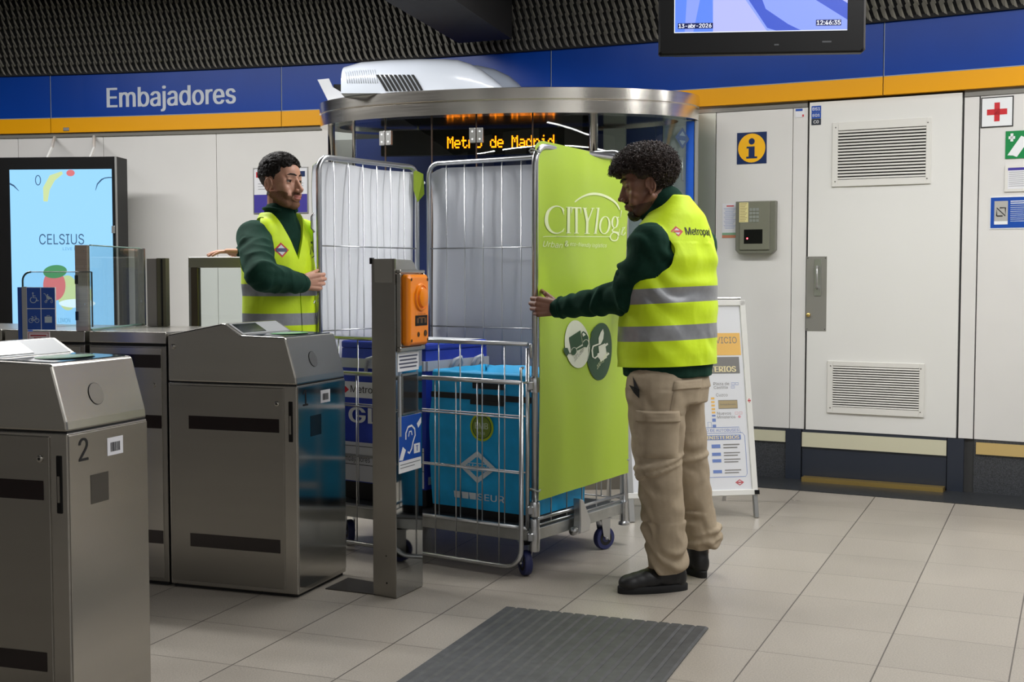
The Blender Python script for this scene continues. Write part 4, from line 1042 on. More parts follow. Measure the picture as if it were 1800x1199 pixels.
m.build('print', [orange_sign, mat('board_grey', (128, 126, 124), .5), mat('board_blue', (110, 134, 196), .5), mat('board_pink', (220, 150, 160), .5), mat('board_cream', (240, 226, 180), .5), mat('board_tan', (176, 158, 120), .5)], bd)
m = MB(F); rhomb(m, X(.90), Y_(1.20), .024, .016, z_, 0, 1); m.build('rhombus_logo', [mat('board_red', (196, 90, 96), .5), paper], bd)
m = MB(F); rhomb(m, Wb-.015, .60, .009, .012, .0125, 0, 1); m.build('rhombus_logo', [red_sign, paper], fs_)

# =================================================================== ROLL CAGE
CO = V((.093, 4.96, 0)); Ca = V((-.973, .64, 0)); LA = Ca.length; Ca.normalize(); Cb = V((.42, .596, 0)); LB = Cb.length; Cb.normalize()
def cp(p, q, z): return CO+Ca*p+Cb*q+V((0, 0, z))
cage = thing('roll_cage', 'tall zinc wire roll cage on blue wheels with a green banner side', 'roll cage', CO+Ca*LA/2+Cb*LB/2)
def tubes(name, paths, r, par=cage, mt=zinc, n=10):
    m = MB()
    for p in paths: m.tube(p, r, n)
    return m.build(name, mt, par, smooth=True)
def arch(P0, P1, zb, zt, rad=.07):
    """inverted U from P0 up and over to P1"""
    d = (P1-P0); L = d.length; d.normalize(); pts = [P0+V((0, 0, zb)), P0+V((0, 0, zt-rad))]
    for i in range(1, 7):
        t = math.pi/2*i/6; pts.append(P0+d*(rad-rad*math.cos(t))+V((0, 0, zt-rad+rad*math.sin(t))))
    for i in range(0, 7):
        t = math.pi/2*(1-i/6); pts.append(P0+d*(L-rad+rad*math.cos(t))+V((0, 0, zt-rad+rad*math.sin(t))))
    pts.append(P1+V((0, 0, zb))); return pts
def wires(par, P0, P1, z0, z1, nv, hz, r=.0032, skew=.0, inset=.0):
    m = MB(); d = P1-P0
    for i in range(1, nv+1):
        p = P0+d*(i/(nv+1)); m.tube([p+V((0, 0, z0)), p+V((0, 0, z1))], r, 6)
    for z in hz: m.tube([P0+V((0, 0, z)), P1+V((0, 0, z))], r*1.1, 6)
    return m.build('wire_mesh', zinc, par, smooth=True)
o0 = V((0, 0, 0)); FRc = cp(0, 0, 0); FLc = cp(LA, 0, 0); BRc = cp(0, LB, 0); BLc = cp(LA, LB, 0)
HS = [.21, .59, .98, 1.37]
pan = tubes('side_panel', [arch(FRc, BRc, .11, 1.757)], .014); wires(pan, FRc, BRc, .21, 1.76, 5, HS)
tubes('bottom_rail', [[FRc+V((0, 0, .235)), BRc+V((0, 0, .235))]], .007, pan)
FL2 = FLc; BL2 = BLc+Ca*.0
pan = tubes('side_panel', [arch(FL2, BL2-Cb*.03, .11, 1.775, .06)], .013); wires(pan, FL2, BL2-Cb*.03, .21, 1.77, 6, HS)
b0, b1 = BLc-Ca*.035+Cb*.02, BRc+Ca*.02+Cb*.02
pan = tubes('back_panel', [arch(b0, b1, .11, 1.795, .06)], .012); wires(pan, b0, b1, .21, 1.79, 9, HS)
# front half gates
g0, g1_ = cp(.02, -.022, 0), cp(LA-.02, -.022, 0)
m = MB(); 
fg = tubes('front_gate', [[g0+V((0, 0, .955)), g1_+V((0, 0, .955))], [g0+V((0, 0, .94)), g0+V((0, 0, .20)), ], [g1_+V((0, 0, .94)), g1_+V((0, 0, .20))], [g0+V((0, 0, .20)), g1_+V((0, 0, .20))]], .009)
wires(fg, g0, g1_, .20, .955, 9, [.66, .43])
h0, h1 = cp(.028, -.055, 0), cp(LA-.045, -.055, 0)
U = [h0+V((0, 0, .80)), h0+V((0, 0, .12))]
dd = (h1-h0).normalized()
for i in range(1, 7):
    t = math.pi/2*i/6; U.append(h0+dd*(.08-.08*math.cos(t))+V((0, 0, .12-.08*math.sin(t))))
for i in range(0, 7):
    t = math.pi/2*(1-i/6); U.append(h1-dd*(.08-.08*math.cos(t))+V((0, 0, .12-.08*math.sin(t))))
U.append(h1+V((0, 0, .80)))
fg2 = tubes('drop_gate', [U, [h0+V((0, 0, .80)), h1+V((0, 0, .80))]], .010); wires(fg2, h0, h1, .04, .80, 9, [.655, .43])
m = MB()
for z in (.955,): m.box(0, .0, 0, 0, 0, 0)
hc = tubes('hinge_hook', [[cp(.012, -.02, .955), cp(.0, -.03, .955), cp(-.0, -.03, .90)], [cp(.03, -.04, .86), cp(.03, -.055, .86), cp(.03, -.055, .80), cp(.0, -.02, .80)]], .006)
# collars on the near post
for z in (.79, .28, .17):
    m = MB(); p = FRc; m.lathe([(.021, z-.03), (.022, z-.02), (.022, z+.02), (.019, z+.03)], 16, Matrix.Translation((p.x, p.y, 0))); m.box(p.x-.03, p.x-.005, p.y-.03, p.y+.0, z-.02, z+.015, ch=.004); m.build('post_collar', zinc, cage, auto=35)
m = MB(); m.lathe([(.019, .105), (.021, .11), (.021, .235), (.019, .24)], 16, Matrix.Translation((FRc.x, FRc.y, 0))); m.build('post_socket', zinc, cage, auto=35)
m = MB(); m.lathe([(.026, .095), (.026, .105), (.016, .112), (.016, .2)], 16, Matrix.Translation((BRc.x, BRc.y, 0))); m.build('post_socket', zinc, cage, auto=35)
# base deck
m = MB()
def beam(P, Q, w, z0, z1):
    d = (Q-P).normalized(); n = V((-d.y, d.x, 0))*w/2
    m.add([P-n+V((0, 0, z0)), Q-n+V((0, 0, z0)), Q+n+V((0, 0, z0)), P+n+V((0, 0, z0)), P-n+V((0, 0, z1)), Q-n+V((0, 0, z1)), Q+n+V((0, 0, z1)), P+n+V((0, 0, z1))], [[3, 2, 1, 0], [4, 5, 6, 7], [0, 1, 5, 4], [1, 2, 6, 5], [2, 3, 7, 6], [3, 0, 4, 7]])
q0, q1, q2, q3 = cp(.02, .0, 0), cp(LA-.02, .0, 0), cp(LA-.02, LB, 0), cp(.02, LB, 0)
for P, Q in ((q0, q1), (q1, q2), (q2, q3), (q3, q0)): beam(P, Q, .035, .145, .195)
dk = m.build('base_frame', noisy(mat('galvanised_deck', (176, 178, 176), .38, .9), 20, .1), cage, bevel=.003)
m = MB()
for i in range(1, 12): P = cp(.02+(LA-.04)*i/12, 0, 0); m.tube([P+V((0, 0, .19)), P+Cb*LB+V((0, 0, .19))], .006, 6)
m.build('deck_bars', zinc, dk, smooth=True)
m = MB(); a_, b_, c_, d_ = cp(.03, .02, 0), cp(LA-.03, .02, 0), cp(LA-.03, LB-.02, 0), cp(.03, LB-.02, 0)
m.prism([(p.x, p.y) for p in (a_, b_, c_, d_)], .196, .200); m.build('deck_plate', mat('deck_dark', (58, 60, 62), .5, .5), dk)
# brake lever on the right side beam
P = cp(-.01, LB*.42, 0); nr = -Ca
F = mk(P+V((0, 0, .165)), Cb, V((0, 0, 1)), nr)
m = MB(F); m.prism([(-.03, -.03), (.05, -.03), (.06, .01), (.0, .11), (-.03, .12), (-.025, .02)], .0, .035); m.build('brake_lever', zinc, cage, bevel=.004)
m = MB(F); m.cyl((-.05, -.02, .01), (.06, -.02, .01), .018, 12); m.build('brake_pivot', zinc, cage, smooth=True)
wheel_b = mat('wheel_blue', (40, 46, 92), .5)
def caster(x, y, ang, par=cage):
    r = .052; d = V((math.cos(ang), math.sin(ang), 0)); s = V((-d.y, d.x, 0)); c = V((x, y, r))
    Mx = mk(c, d, V((0, 0, 1)), s)
    m = MB(Mx); pr = [(r*.40, -.014), (r*.94, -.015), (r, -.009), (r, .009), (r*.94, .015), (r*.40, .014)]
    m.lathe([(r*.3, -.017)]+pr+[(r*.3, .017)], 32); w = m.build('caster', [wheel_b], par, auto=35)
    m = MB(Mx); m.lathe([(r*.62, -.0155), (r*.62, .0155)], 24); m.build('hub', rubber, w, auto=35)
    m = MB(Mx)
    for k in (-1, 1): m.prism([(-.018, .012-.0), (.018, .0-.01), (.020, .10-r+.02+.02), (-.032, .10-r+.04)], k*.020-.0015, k*.020+.0015)
    m.box(-.036, .024, .088-.0, .093, -.030, .030); m.m = 1; m.prism([(-.05, .095), (.024, .095), (-.01, .075)], -.02, .02)
    m.build('fork', [zinc, black], w)
    m = MB(Mx); m.cyl((0, 0, -.025), (0, 0, .025), .006, 10); m.build('axle', zinc, w, smooth=True)
caster(.055, 4.985, math.radians(110)); caster(.415, 5.47, math.radians(35)); p = cp(LA-.09, .09, 0); caster(p.x, p.y, 1.9); p = cp(LA-.09, LB-.09, 0); caster(p.x, p.y, 1.2)
# banners
banner_g = mat('banner_green', (172, 200, 62), .40); banner_w = mat('banner_white_back', (228, 230, 234), .55)
def banner(P0, P1, z0, z1, out, nx=26, nz=40, seedv=0, name='banner', sag=0.0, tilt=0.0, base=.018):
    d = P1-P0; top = []; 
    def pt(i, j, off=0.0):
        u, v = i/nx, j/nz
        p = P0+d*u
        zt_ = z1-sag*math.sin(math.pi*u)-.012*u-.030*math.exp(-(u/.035)**2); zb_ = z0+tilt*u
        z = zb_+(zt_-zb_)*v
        nzv = noise.noise(V((u*2.3+seedv, v*2.2, seedv*1.7)))
        fold = .010*nzv+.006*math.sin(7*u+4*v+seedv)*v*v+.004*noise.noise(V((u*7, v*5, seedv)))
        fold += .007*math.sin(3.2*u*math.pi+2.6*math.sin(v*3+seedv))*(.35+.65*v)
        if v > .93: fold -= .010*(v-.93)/.07
        return p+V((0, 0, z))+out*(base+fold+off)
    vs = []; fs = []
    for j in range(nz+1):
        for i in range(nx+1): vs.append(pt(i, j))
    n1 = len(vs)
    for j in range(nz+1):
        for i in range(nx+1): vs.append(pt(i, j, -.0025))
    m = MB()
    A = []; B = []
    for j in range(nz):
        for i in range(nx):
            a = j*(nx+1)+i; A.append([a, a+1, a+nx+2, a+nx+1]); B.append([n1+a+nx+1, n1+a+nx+2, n1+a+1, n1+a])
    m.add(vs, A); k = len(m.v); m.f += B; m.mi += [1]*len(B)
    return m, pt
out = -Ca
mm, ptR = banner(FRc, BRc, .315, 1.785, out, seedv=1.3, sag=.014, tilt=.02)
bn = mm.build('banner', [banner_g, banner_w], cage, smooth=True)
# transfer artwork onto the banner: u,v in 0..1 -> surface
def on_banner(m2, u, v, off):
    i, j = u*26, v*40
    return ptR(i, j, off)
def art(name, fn, mt, par):
    flat = MB(); fn(flat); m = MB(); m.mi = flat.mi; m.f = flat.f
    m.v = [on_banner(None, p.x, p.y, .0022+p.z) for p in flat.v]
    return m.build(name, mt, par)
print_w = mat('banner_print', (226, 234, 190), .5); dk_green = mat('banner_dark_green', (34, 74, 46), .5); lt = mat('banner_pale', (224, 226, 214), .5)
def uv(x, y):
    """pixel on the banner -> (u, v)"""
    r = ray(x, y); o_ = V((0, 0, CAMH)); P0 = FRc+out*.02; nrm = out
    t = (P0-o_).dot(nrm)/r.dot(nrm); q = o_+r*t
    u = (q-P0).dot(Cb)/LB; z = q.z; zb_ = .315+.02*u; zt_ = 1.785-.014*math.sin(math.pi*u)-.012*u
    return (u, (z-zb_)/(zt_-zb_))
def K(pts, s=9.224, ox=940, oy=330): return [uv(ox+x/s, oy+y/s) for x, y in pts]
def dens(pts, k=5):
    o = []
    for a, b in zip(pts, pts[1:]):
        for i in range(k): o.append((a[0]+(b[0]-a[0])*i/k, a[1]+(b[1]-a[1])*i/k))
    return o+[pts[-1]]
def arcp(cx, cy, rx, ry, a0, a1, n=18, rot=0):
    c, s = math.cos(rot), math.sin(rot)
    return [(cx+rx*math.cos(t)*c-ry*math.sin(t)*s, cy+rx*math.cos(t)*s+ry*math.sin(t)*c) for t in [math.radians(a0+(a1-a0)*i/n) for i in range(n+1)]]
def ribbon(m, pts, w, zr=.0, **k):
    if k.get('ox') == 970: zr = .003
    """pts in crop pixels, w in crop pixels (scalar or list): polygon strip"""
    n = len(pts); ws_ = w if isinstance(w, list) else [w]*n; L = []; R = []
    for i in range(n):
        a = V(pts[max(0, i-1)]); b = V(pts[min(n-1, i+1)]); d = (b-a).normalized(); nn = V((-d.y, d.x)); p = V(pts[i])
        L.append(tuple(p+nn*ws_[i]/2)); R.append(tuple(p-nn*ws_[i]/2))
    L = K(L, **k); R = K(R, **k); m.add([(a, b, zr) for a, b in L+R], [[i, i+1, n+i+1, n+i] for i in range(n-1)])
def fill(m, pts, z, rings=5, **k):
    n = len(pts); cx = sum(p[0] for p in pts)/n; cy_ = sum(p[1] for p in pts)/n; L = []
    for r in range(1, rings+1): L += [(cx+(x-cx)*r/rings, cy_+(y-cy_)*r/rings) for x, y in pts]
    q = K([(cx, cy_)]+L, **k); fs = [[0, 1+i, 1+(i+1) % n] for i in range(n)]
    for r in range(rings-1): fs += [[1+r*n+i, 1+(r+1)*n+i, 1+(r+1)*n+(i+1) % n, 1+r*n+(i+1) % n] for i in range(n)]
    m.add([(a, b, z) for a, b in q], fs)
def citylog(m):
    ribbon(m, arcp(920, 400, 400, 300, 213, 352, 30), [18+22*math.sin(math.pi*i/30) for i in range(31)])   # swoosh
    C_ = arcp(330, 520, 130, 220, -42, -318, 26); ribbon(m, C_, [12+34*math.sin(math.pi*i/26)**2 for i in range(27)])
    ribbon(m, [(402, 330), (425, 445)], [26, 4]); ribbon(m, [(405, 715), (428, 655)], [18, 4])
    for x0, x1 in ((495, 490),): ribbon(m, dens([(x0, 320), (x1, 735)]), 42)
    ribbon(m, [(452, 318), (540, 318)], 12); ribbon(m, [(455, 736), (532, 736)], 12)
    ribbon(m, dens([(612, 330), (628, 735)]), 40); ribbon(m, dens([(535, 326), (690, 330)]), 20); ribbon(m, [(542, 326), (534, 420)], [20, 4]); ribbon(m, [(682, 330), (688, 425)], [20, 4]); ribbon(m, [(585, 738), (668, 738)], 12)
    ribbon(m, dens([(748, 335), (805, 550)]), 44); ribbon(m, dens([(895, 335), (812, 545)]), 20); ribbon(m, dens([(803, 540), (803, 738)]), 40); ribbon(m, [(712, 332), (785, 334)], 12); ribbon(m, [(868, 334), (925, 334)], 12); ribbon(m, [(760, 742), (850, 742)], 12)
    ribbon(m, dens([(998, 335), (945, 738)]), 34); ribbon(m, [(955, 332), (1015, 330)], 12); ribbon(m, [(915, 742), (970, 742)], 12)
    o = arcp(1092, 608, 72, 140, 0, 360, 26, .15); ribbon(m, o, [10+20*abs(math.cos(math.pi*2*i/26)) for i in range(27)])
    ribbon(m, arcp(1247, 560, 40, 92, 0, 360, 22, .08), [10+16*abs(math.cos(math.pi*2*i/22)) for i in range(23)])
    ribbon(m, dens([(1270, 490), (1305, 480)]), 14); ribbon(m, [(1235, 655), (1200, 690), (1215, 715), (1285, 735), (1300, 780)], [12, 18, 30, 36, 24]); ribbon(m, arcp(1228, 800, 60, 62, -10, 200, 16), 18); ribbon(m, [(1170, 790), (1185, 755), (1215, 730)], 14)
    ribbon(m, [(1345, 370), (1328, 490)], [16, 4])
    ribbon(m, [(1295, 775), (1318, 660), (1322, 770), (1362, 655)], 10); ribbon(m, [(1400, 640), (1362, 700), (1345, 765), (1380, 770), (1415, 725)], 12); ribbon(m, [(1350, 650), (1410, 642)], 8)
    ribbon(m, dens([(150, 788), (1160, 796)], 30), 9)
art('lettering', citylog, print_w, bn)
def tline(body, x0, x1, yc, h, bold=0.0, shear=0.3, s=9.224, ox=940, oy=330):
    def f(m):
        a = K([(x0, yc)], s, ox, oy)[0]; b = K([(x1, yc)], s, ox, oy)[0]; c = K([(x0, yc-h/2)], s, ox, oy)[0]; d = K([(x0, yc+h/2)], s, ox, oy)[0]
        m.text(body, a[0], a[1], w=b[0]-a[0], h=abs(c[1]-d[1]), bold=bold, align='L', shear=shear)
    return f
art('lettering', tline('Urban', 150, 410, 905, 95), print_w, bn); art('lettering', tline('&', 440, 500, 905, 95, .02, 0), print_w, bn); art('lettering', tline('eco-friendly logistics', 520, 1110, 915, 85), print_w, bn)
k2 = dict(s=8.567, ox=970, oy=550)
def ovals(m):
    fill(m, arcp(345, 470, 165, 360, 0, 351, 39, -.04), .001, **k2)
art('emblem_disc', ovals, lt, bn)
def oval2(m):
    pts = arcp(665, 580, 195, 432, 0, 358, 44, .06); pts = [(x+(18 if x < 560 and 300 < y < 650 else 0), y) for x, y in pts]
    fill(m, pts[:-1], .001, **k2)
art('emblem_disc', oval2, dk_green, bn)
def truck(m):
    def pl(pts): fill(m, dens(list(pts)+[pts[0]], 4)[:-1], .0026, 3, **k2)
    pl([(240, 372), (395, 262), (412, 470), (270, 575)]); pl([(408, 300), (430, 272), (462, 300), (490, 360), (492, 440), (470, 520), (420, 470)])
    ribbon(m, [(330, 560), (440, 495)], 26, **k2)
    for c in ((300, 580), (455, 460)): pl(arcp(c[0], c[1], 34, 56, 0, 345, 16, .2))
    pl([(145, 530), (215, 525), (240, 600), (200, 655), (165, 600)]); ribbon(m, [(190, 560), (230, 610), (280, 600)], 14, **k2)
art('truck_emblem', truck, dk_green, bn)
def truckw(m):
    def pl(pts): fill(m, dens(list(pts)+[pts[0]], 4)[:-1], .0042, 3, **k2)
    pl([(412, 315), (430, 295), (455, 330), (420, 358)])
    for c in ((300, 580), (455, 460)): ribbon(m, arcp(c[0], c[1], 36, 60, 190, 350, 12, .2), 7, **k2)
art('truck_emblem', truckw, lt, bn)
def plug(m):
    def pl(pts): fill(m, dens(list(pts)+[pts[0]], 4)[:-1], .0026, 3, **k2)
    pl([(630, 500), (735, 455), (770, 670), (665, 735), (648, 690), (615, 660), (612, 610), (640, 600)])
    ribbon(m, [(725, 500), (780, 460)], 30, **k2); ribbon(m, [(755, 640), (805, 605)], 30, **k2)
    ribbon(m, [(640, 625), (575, 680), (545, 660), (535, 560), (550, 500), (640, 465)], 20, **k2)
    pl([(635, 465), (632, 380), (665, 290), (700, 240), (714, 300), (705, 390), (670, 460), (650, 475)])
art('plug_emblem', plug, lt, bn)
def green100(m):
    a = K([(605, 850)], **k2)[0]; b = K([(780, 745)], **k2)[0]
    m.text('100% green', a[0], a[1]+.005, w=b[0]-a[0], h=.018, z=.004, align='L', rot=.28)
art('lettering', green100, print_w, bn)
def white100(m):
    a = K([(300, 700)], **k2)[0]; b = K([(430, 600)], **k2)[0]
    m.text('100% clean', a[0], a[1], w=b[0]-a[0], h=.014, z=.004, align='L', rot=.3)
art('lettering', white100, grey_ink, bn)
mm, _ = banner(FL2, BL2-Cb*.03, .28, 1.765, Ca, seedv=4.1, sag=.01, nx=20, base=.034); 
mm.build('banner', [banner_g, banner_w], cage, smooth=True)
mm, _ = banner(b0, b1, .60, 1.775, Cb, seedv=6.4, sag=.004, nx=30, base=.030)
mm.f = [f[::-1] for f in mm.f]
mm.build('banner', [banner_g, mat('banner_shaded_back', (206, 209, 216), .6)], cage, smooth=True)  # white back of the cloth, its shade painted in as a greyer colour
# green corner scrap and ties
m = MB(); p = BLc+Ca*-.02-Cb*.05
m.add([p+V((-.02, 0, 1.765)), p+V((.03, -.01, 1.74)), p+V((.035, -.01, 1.64)), p+V((-.0, 0, 1.60)), p+V((-.02, .0, 1.66))], [[0, 1, 2, 3, 4], [4, 3, 2, 1, 0]]); m.build('banner_corner', banner_g, cage)
tie = []
for P, z in ((FRc, 1.735), (FRc, .36), (BRc, .40), (BLc, 1.70)):
    tie.append([P+V((.022*math.cos(t), .022*math.sin(t), z+.006*math.sin(2*t))) for t in [i*math.pi/5 for i in range(11)]])
tubes('tie', tie, .0035, cage, mat('tie_grey', (150, 156, 150), .5), 6)
for z in (1.52, 1.12):
    m = MB(); p = FLc+V((-.02, -.012, z)); m.tube([p, p+V((-.012, 0, -.02)), p+V((-.012, 0, -.07)), p+V((0, 0, -.09))], .005, 6)
    m.build('latch_hook', zinc, cage, smooth=True)

# =================================================================== DELIVERY BAGS
def bag(name, label, p0, p1, q0, q1, z0, z1, mats, BLK=.068, group=None):
    o = thing(name, label, 'delivery bag', cp((p0+p1)/2, (q0+q1)/2, z0), 0, group)
    nx, ny, nz = 14, 12, 18; m = MB(); w, d, h = p1-p0, q1-q0, z1-z0
    def pt(u, v, t):
        bulge = .012*math.sin(math.pi*t)
        du = noise.noise(V((u*3, v*3, t*5+p0*9)))*.010
        P = cp(p0+u*w+(bulge if u == 1 else (-bulge*.5 if u == 0 else 0)), q0+v*d+((-bulge*.8+du) if v == 0 else 0), z0+t*h)
        return P
    def patch(fu, a, b, flip):
        base = len(m.v)
        vs = [fu(i/a, j/b) for j in range(b+1) for i in range(a+1)]
        fs = [[j*(a+1)+i, j*(a+1)+i+1, (j+1)*(a+1)+i+1, (j+1)*(a+1)+i] for j in range(b) for i in range(a)]
        if flip: fs = [f[::-1] for f in fs]
        n = len(m.v); m.v += vs
        for k, f in enumerate(fs):
            zc = sum(vs[i].z for i in f)/4; m.f.append([i+n for i in f]); m.mi.append(1 if zc < z0+BLK else 0)
    patch(lambda a, b: pt(a, 0, b), nx, nz, True); patch(lambda a, b: pt(a, 1, b), nx, nz, False)
    patch(lambda a, b: pt(0, a, b), ny, nz, False); patch(lambda a, b: pt(1, a, b), ny, nz, True)
    patch(lambda a, b: pt(a, b, 0), nx, ny, False)
    m.build('body', mats, o, smooth=True)
    F = mk(cp(p1, q0, z0), -Ca, V((0, 0, 1)), (-Ca).cross(V((0, 0, 1))))
    return o, F, w, h, d, pt
cy = noisy(mat('cyan_fabric', (20, 164, 222), .55), 14, .10, .5, bscale=9); bk = noisy(mat('black_fabric', (20, 20, 22), .6), 20, .2)
ro = noisy(mat('royal_blue_fabric', (38, 64, 178), .5), 14, .12, .5, bscale=9)
o, F, w, h, d, pt = bag('cyan_bag', 'bright cyan open delivery bag with green EMB badge and white rhombus', .035, .565, .06, .44, .202, .815, [cy, bk], .05)
# raised wavy rim
m = MB(); vs = []
loop = [(i/10, 0) for i in range(10)]+[(1, i/10) for i in range(10)]+[(1-i/10, 1) for i in range(10)]+[(0, 1-i/10) for i in range(10)]
for lv in (0, 1, 2):
    for k, (a, b) in enumerate(loop):
        wv = .010*noise.noise(V((a*6, b*6, 3)))
        P = pt(a, b, 1.0); c0 = pt(.5, .5, 1.0); dr_ = (c0-P); dr_.z = 0; dr_.normalize()
        z = (0, .012+wv, -.10+wv)[lv]; vs.append(P+dr_*(0, .006+wv, .022)[lv]+V((0, 0, z)))
n = len(loop); m.add(vs, [[l*n+i, l*n+(i+1) % n, (l+1)*n+(i+1) % n, (l+1)*n+i] for l in (0, 1) for i in range(n)])
m.build('rim', cy, o, smooth=True)
m = MB(); m.add([pt(.03, .03, .93), pt(.97, .03, .93), pt(.97, .97, .90), pt(.03, .97, .90)], [[0, 1, 2, 3], [3, 2, 1, 0]]); m.build('inner_lid', bk, o)
def fx(u): return u*w
m = MB(F); Zf = .016
m.box(.004, w-.002, h-.108, h-.084, Zf-.012, Zf+.004); m.build('strap', bk, o)
m = MB(F); m.box(w*.42, w*.72, h-.060, h-.032, Zf-.012, Zf+.004, ch=.002); m.box(w*.40, w*.72, h-.128, h-.109, Zf-.012, Zf+.004); m.build('handle_patch', bk, o)
m = MB(F); cx, cz = w*.511, .390
m.disc(cx, cz, .060, z=Zf+.002, n=36); m.m = 1; m.disc(cx, cz, .050, z=Zf+.0026, n=36); m.m = 2; m.disc(cx, cz, .046, z=Zf+.0032, n=36); m.m = 3; m.text('EMB', cx, cz+.006, w=.066, h=.026, z=Zf+.004, bold=.03); m.text('EMB', cx, cz-.026, w=.036, h=.012, z=Zf+.004)
m.build('round_badge', [mat('lime_ring', (170, 190, 30), .5), dk_green, mat('olive_disc', (118, 140, 50), .5), mat('pale_green_ink', (190, 205, 170), .5)], o)
m = MB(F); cx, cz = w*.468, .218; rhomb(m, cx, cz, .097, .070, Zf+.002, 0, 1, bar=False)
m.m = 1; m.poly([(cx-.050, cz), (cx, cz-.040), (cx+.050, cz), (cx, cz+.040)], Zf+.003); m.m = 0; m.rect(cx-.052, cz-.017, cx+.052, cz+.017, Zf+.0036); m.m = 1; m.rect(cx-.049, cz-.014, cx+.049, cz+.014, Zf+.0042); m.m = 0; m.text('Metro', cx, cz, w=.088, h=.022, z=Zf+.005)
m.build('rhombus_logo', [mat('bag_white', (206, 216, 222), .5), cy], o)
m = MB(F); zz = .091
for a, b in ((.232, .305), (.31, .378), (.383, .451)): m.poly([(w*a+.004, zz-.014), (w*b, zz-.014), (w*b+.0, zz+.014), (w*a, zz+.014)], Zf+.001)
m.text('SEUR', w*.468, zz, w=w*.256, h=.028, z=Zf+.001, bold=.02, align='L'); m.build('lettering', mat('bag_white2', (206, 216, 222), .5), o)
# royal blue bag behind
o, F, w, h, d, pt = bag('blue_bag', 'royal blue delivery bag with pale straps and GLS lettering behind the cyan bag', .635, 1.125, .10, .55, .205, .90, [ro, bk])
m = MB(); Q = [pt(0, 0, 1), pt(1, 0, 1), pt(1, 1, 1), pt(0, 1, 1)]; up_ = V((0, 0, .035))
ce = pt(.5, .5, 1)+V((0, 0, .02))
vv = [ce+(q-ce)*1.02 for q in Q]; vv = [V((q.x, q.y, pt(0, 0, 1).z)) for q in vv]
m.add(vv+[q+up_ for q in vv], [[3, 2, 1, 0], [4, 5, 6, 7], [0, 1, 5, 4], [1, 2, 6, 5], [2, 3, 7, 6], [3, 0, 4, 7]]); m.build('lid', ro, o, bevel=.01)
m = MB(); m.add([q+up_+V((0, 0, .001))+(ce-q)*.06 for q in vv], [[0, 1, 2, 3]]); m.build('lid_lining', mat('pale_lining', (214, 218, 222), .6), o)
wb = mat('reflective_strap', (196, 200, 206), .4)
m = MB(F); m.box(-.004, w+.002, h-.088, h-.045, .004, .020); m.build('strap', wb, o)
Fs = mk(cp(.635, .10, .205), Cb, V((0, 0, 1)), -Ca)
m = MB(Fs); m.box(-.002, d+.004, h-.088, h-.045, .0, .012); m.build('strap', wb, o)
m = MB(Fs); m.rect(.0, .10, .05, .135, .010); m.build('strap_end', wb, o)
for F_, x0 in ((F, .16), (Fs, .14), (Fs, .30)):
    m = MB(F_); m.tube([(x0, h-.10, .018), (x0+.02, h-.045, .035), (x0+.06, h-.035, .04), (x0+.075, h-.06, .034), (x0+.05, h-.11, .018)], .009, 6); m.build('handle', wb, o, smooth=True)
m = MB(F); z_ = .018; 
m.rect(.012, h-.225, w*.62, h-.152, z_); m.m = 1; m.text('Metropaq', w*.14, h-.19, w=w*.44, h=.040, z=z_+.001, align='L', bold=.01); m.m = 2; rx = w*.075
m.poly([(rx-.022, h-.19), (rx, h-.206), (rx+.022, h-.19), (rx, h-.174)], z_+.001)
m.build('name_label', [paper, black_ink, red_sign], o)
m = MB(F); m.text('GLS', w*.12, h-.305, w=w*.56, h=.072, z=z_, align='L', bold=.04); m.build('lettering', white_ink, o)
m = MB(F); m.rect(.0, .085, w, h-.43, z_-.001); m.m = 1; m.rect(0.0, .16, w, .163, z_); m.rect(0, .245, w, .2475, z_); m.text('Embajadores', .012, h-.51, w=.168, h=.034, z=z_, align='L')
m.build('white_panel', [mat('bag_panel_white', (196, 198, 204), .5), black_ink], o)
# =================================================================== PEOPLE
def voxel(mb, size, smooth=3, name='tmp'):
    """union of closed shapes -> one continuous smooth surface (mesh)"""
    me = mb.mesh(name, [mat('tmpm', (0, 0, 0))] if False else [])
    o = bpy.data.objects.new(name, me); COL.objects.link(o)
    r = o.modifiers.new('r', 'REMESH'); r.mode = 'VOXEL'; r.voxel_size = size; r.use_smooth_shade = True
    if smooth:
        sm = o.modifiers.new('s', 'SMOOTH'); sm.factor = .5; sm.iterations = smooth
    dg = bpy.context.evaluated_depsgraph_get(); dg.update()
    out = bpy.data.meshes.new_from_object(o.evaluated_get(dg))
    bpy.data.objects.remove(o); bpy.data.meshes.remove(me)
    return out
def link(me, name, mats, parent=None):
    mi = [p.material_index for p in me.polygons]; me.materials.clear()
    for m in mats: me.materials.append(m)
    me.polygons.foreach_set('material_index', [min(i, len(mats)-1) for i in mi])
    me.polygons.foreach_set('use_smooth', [True]*len(me.polygons))
    o = bpy.data.objects.new(name, me); COL.objects.link(o)
    if parent is not None: o.parent = parent; o.matrix_parent_inverse = world_of(parent).inverted()
    return o
def displace(me, fn):
    me.update(); ns = [v.normal.copy() for v in me.vertices]
    for v, n in zip(me.vertices, ns): v.co = v.co+n*fn(v.co, n)
    me.update()
def loft(m, secs, n=28, e=2.3):
    """secs: (centre, right dir, fwd dir, half width, half depth front, half depth back)"""
    rg = []
    for c, r, f, w, df, db in secs:
        ring = []
        for j in range(n):
            t = 2*math.pi*j/n; ct, st = math.cos(t), math.sin(t)
            a = abs(ct)**(2/e)*(1 if ct > 0 else -1); b = abs(st)**(2/e)*(1 if st > 0 else -1)
            ring.append(V(c)+r*(a*w)+f*(b*(df if b > 0 else db)))
        rg.append(ring)
    return m.rings(rg)
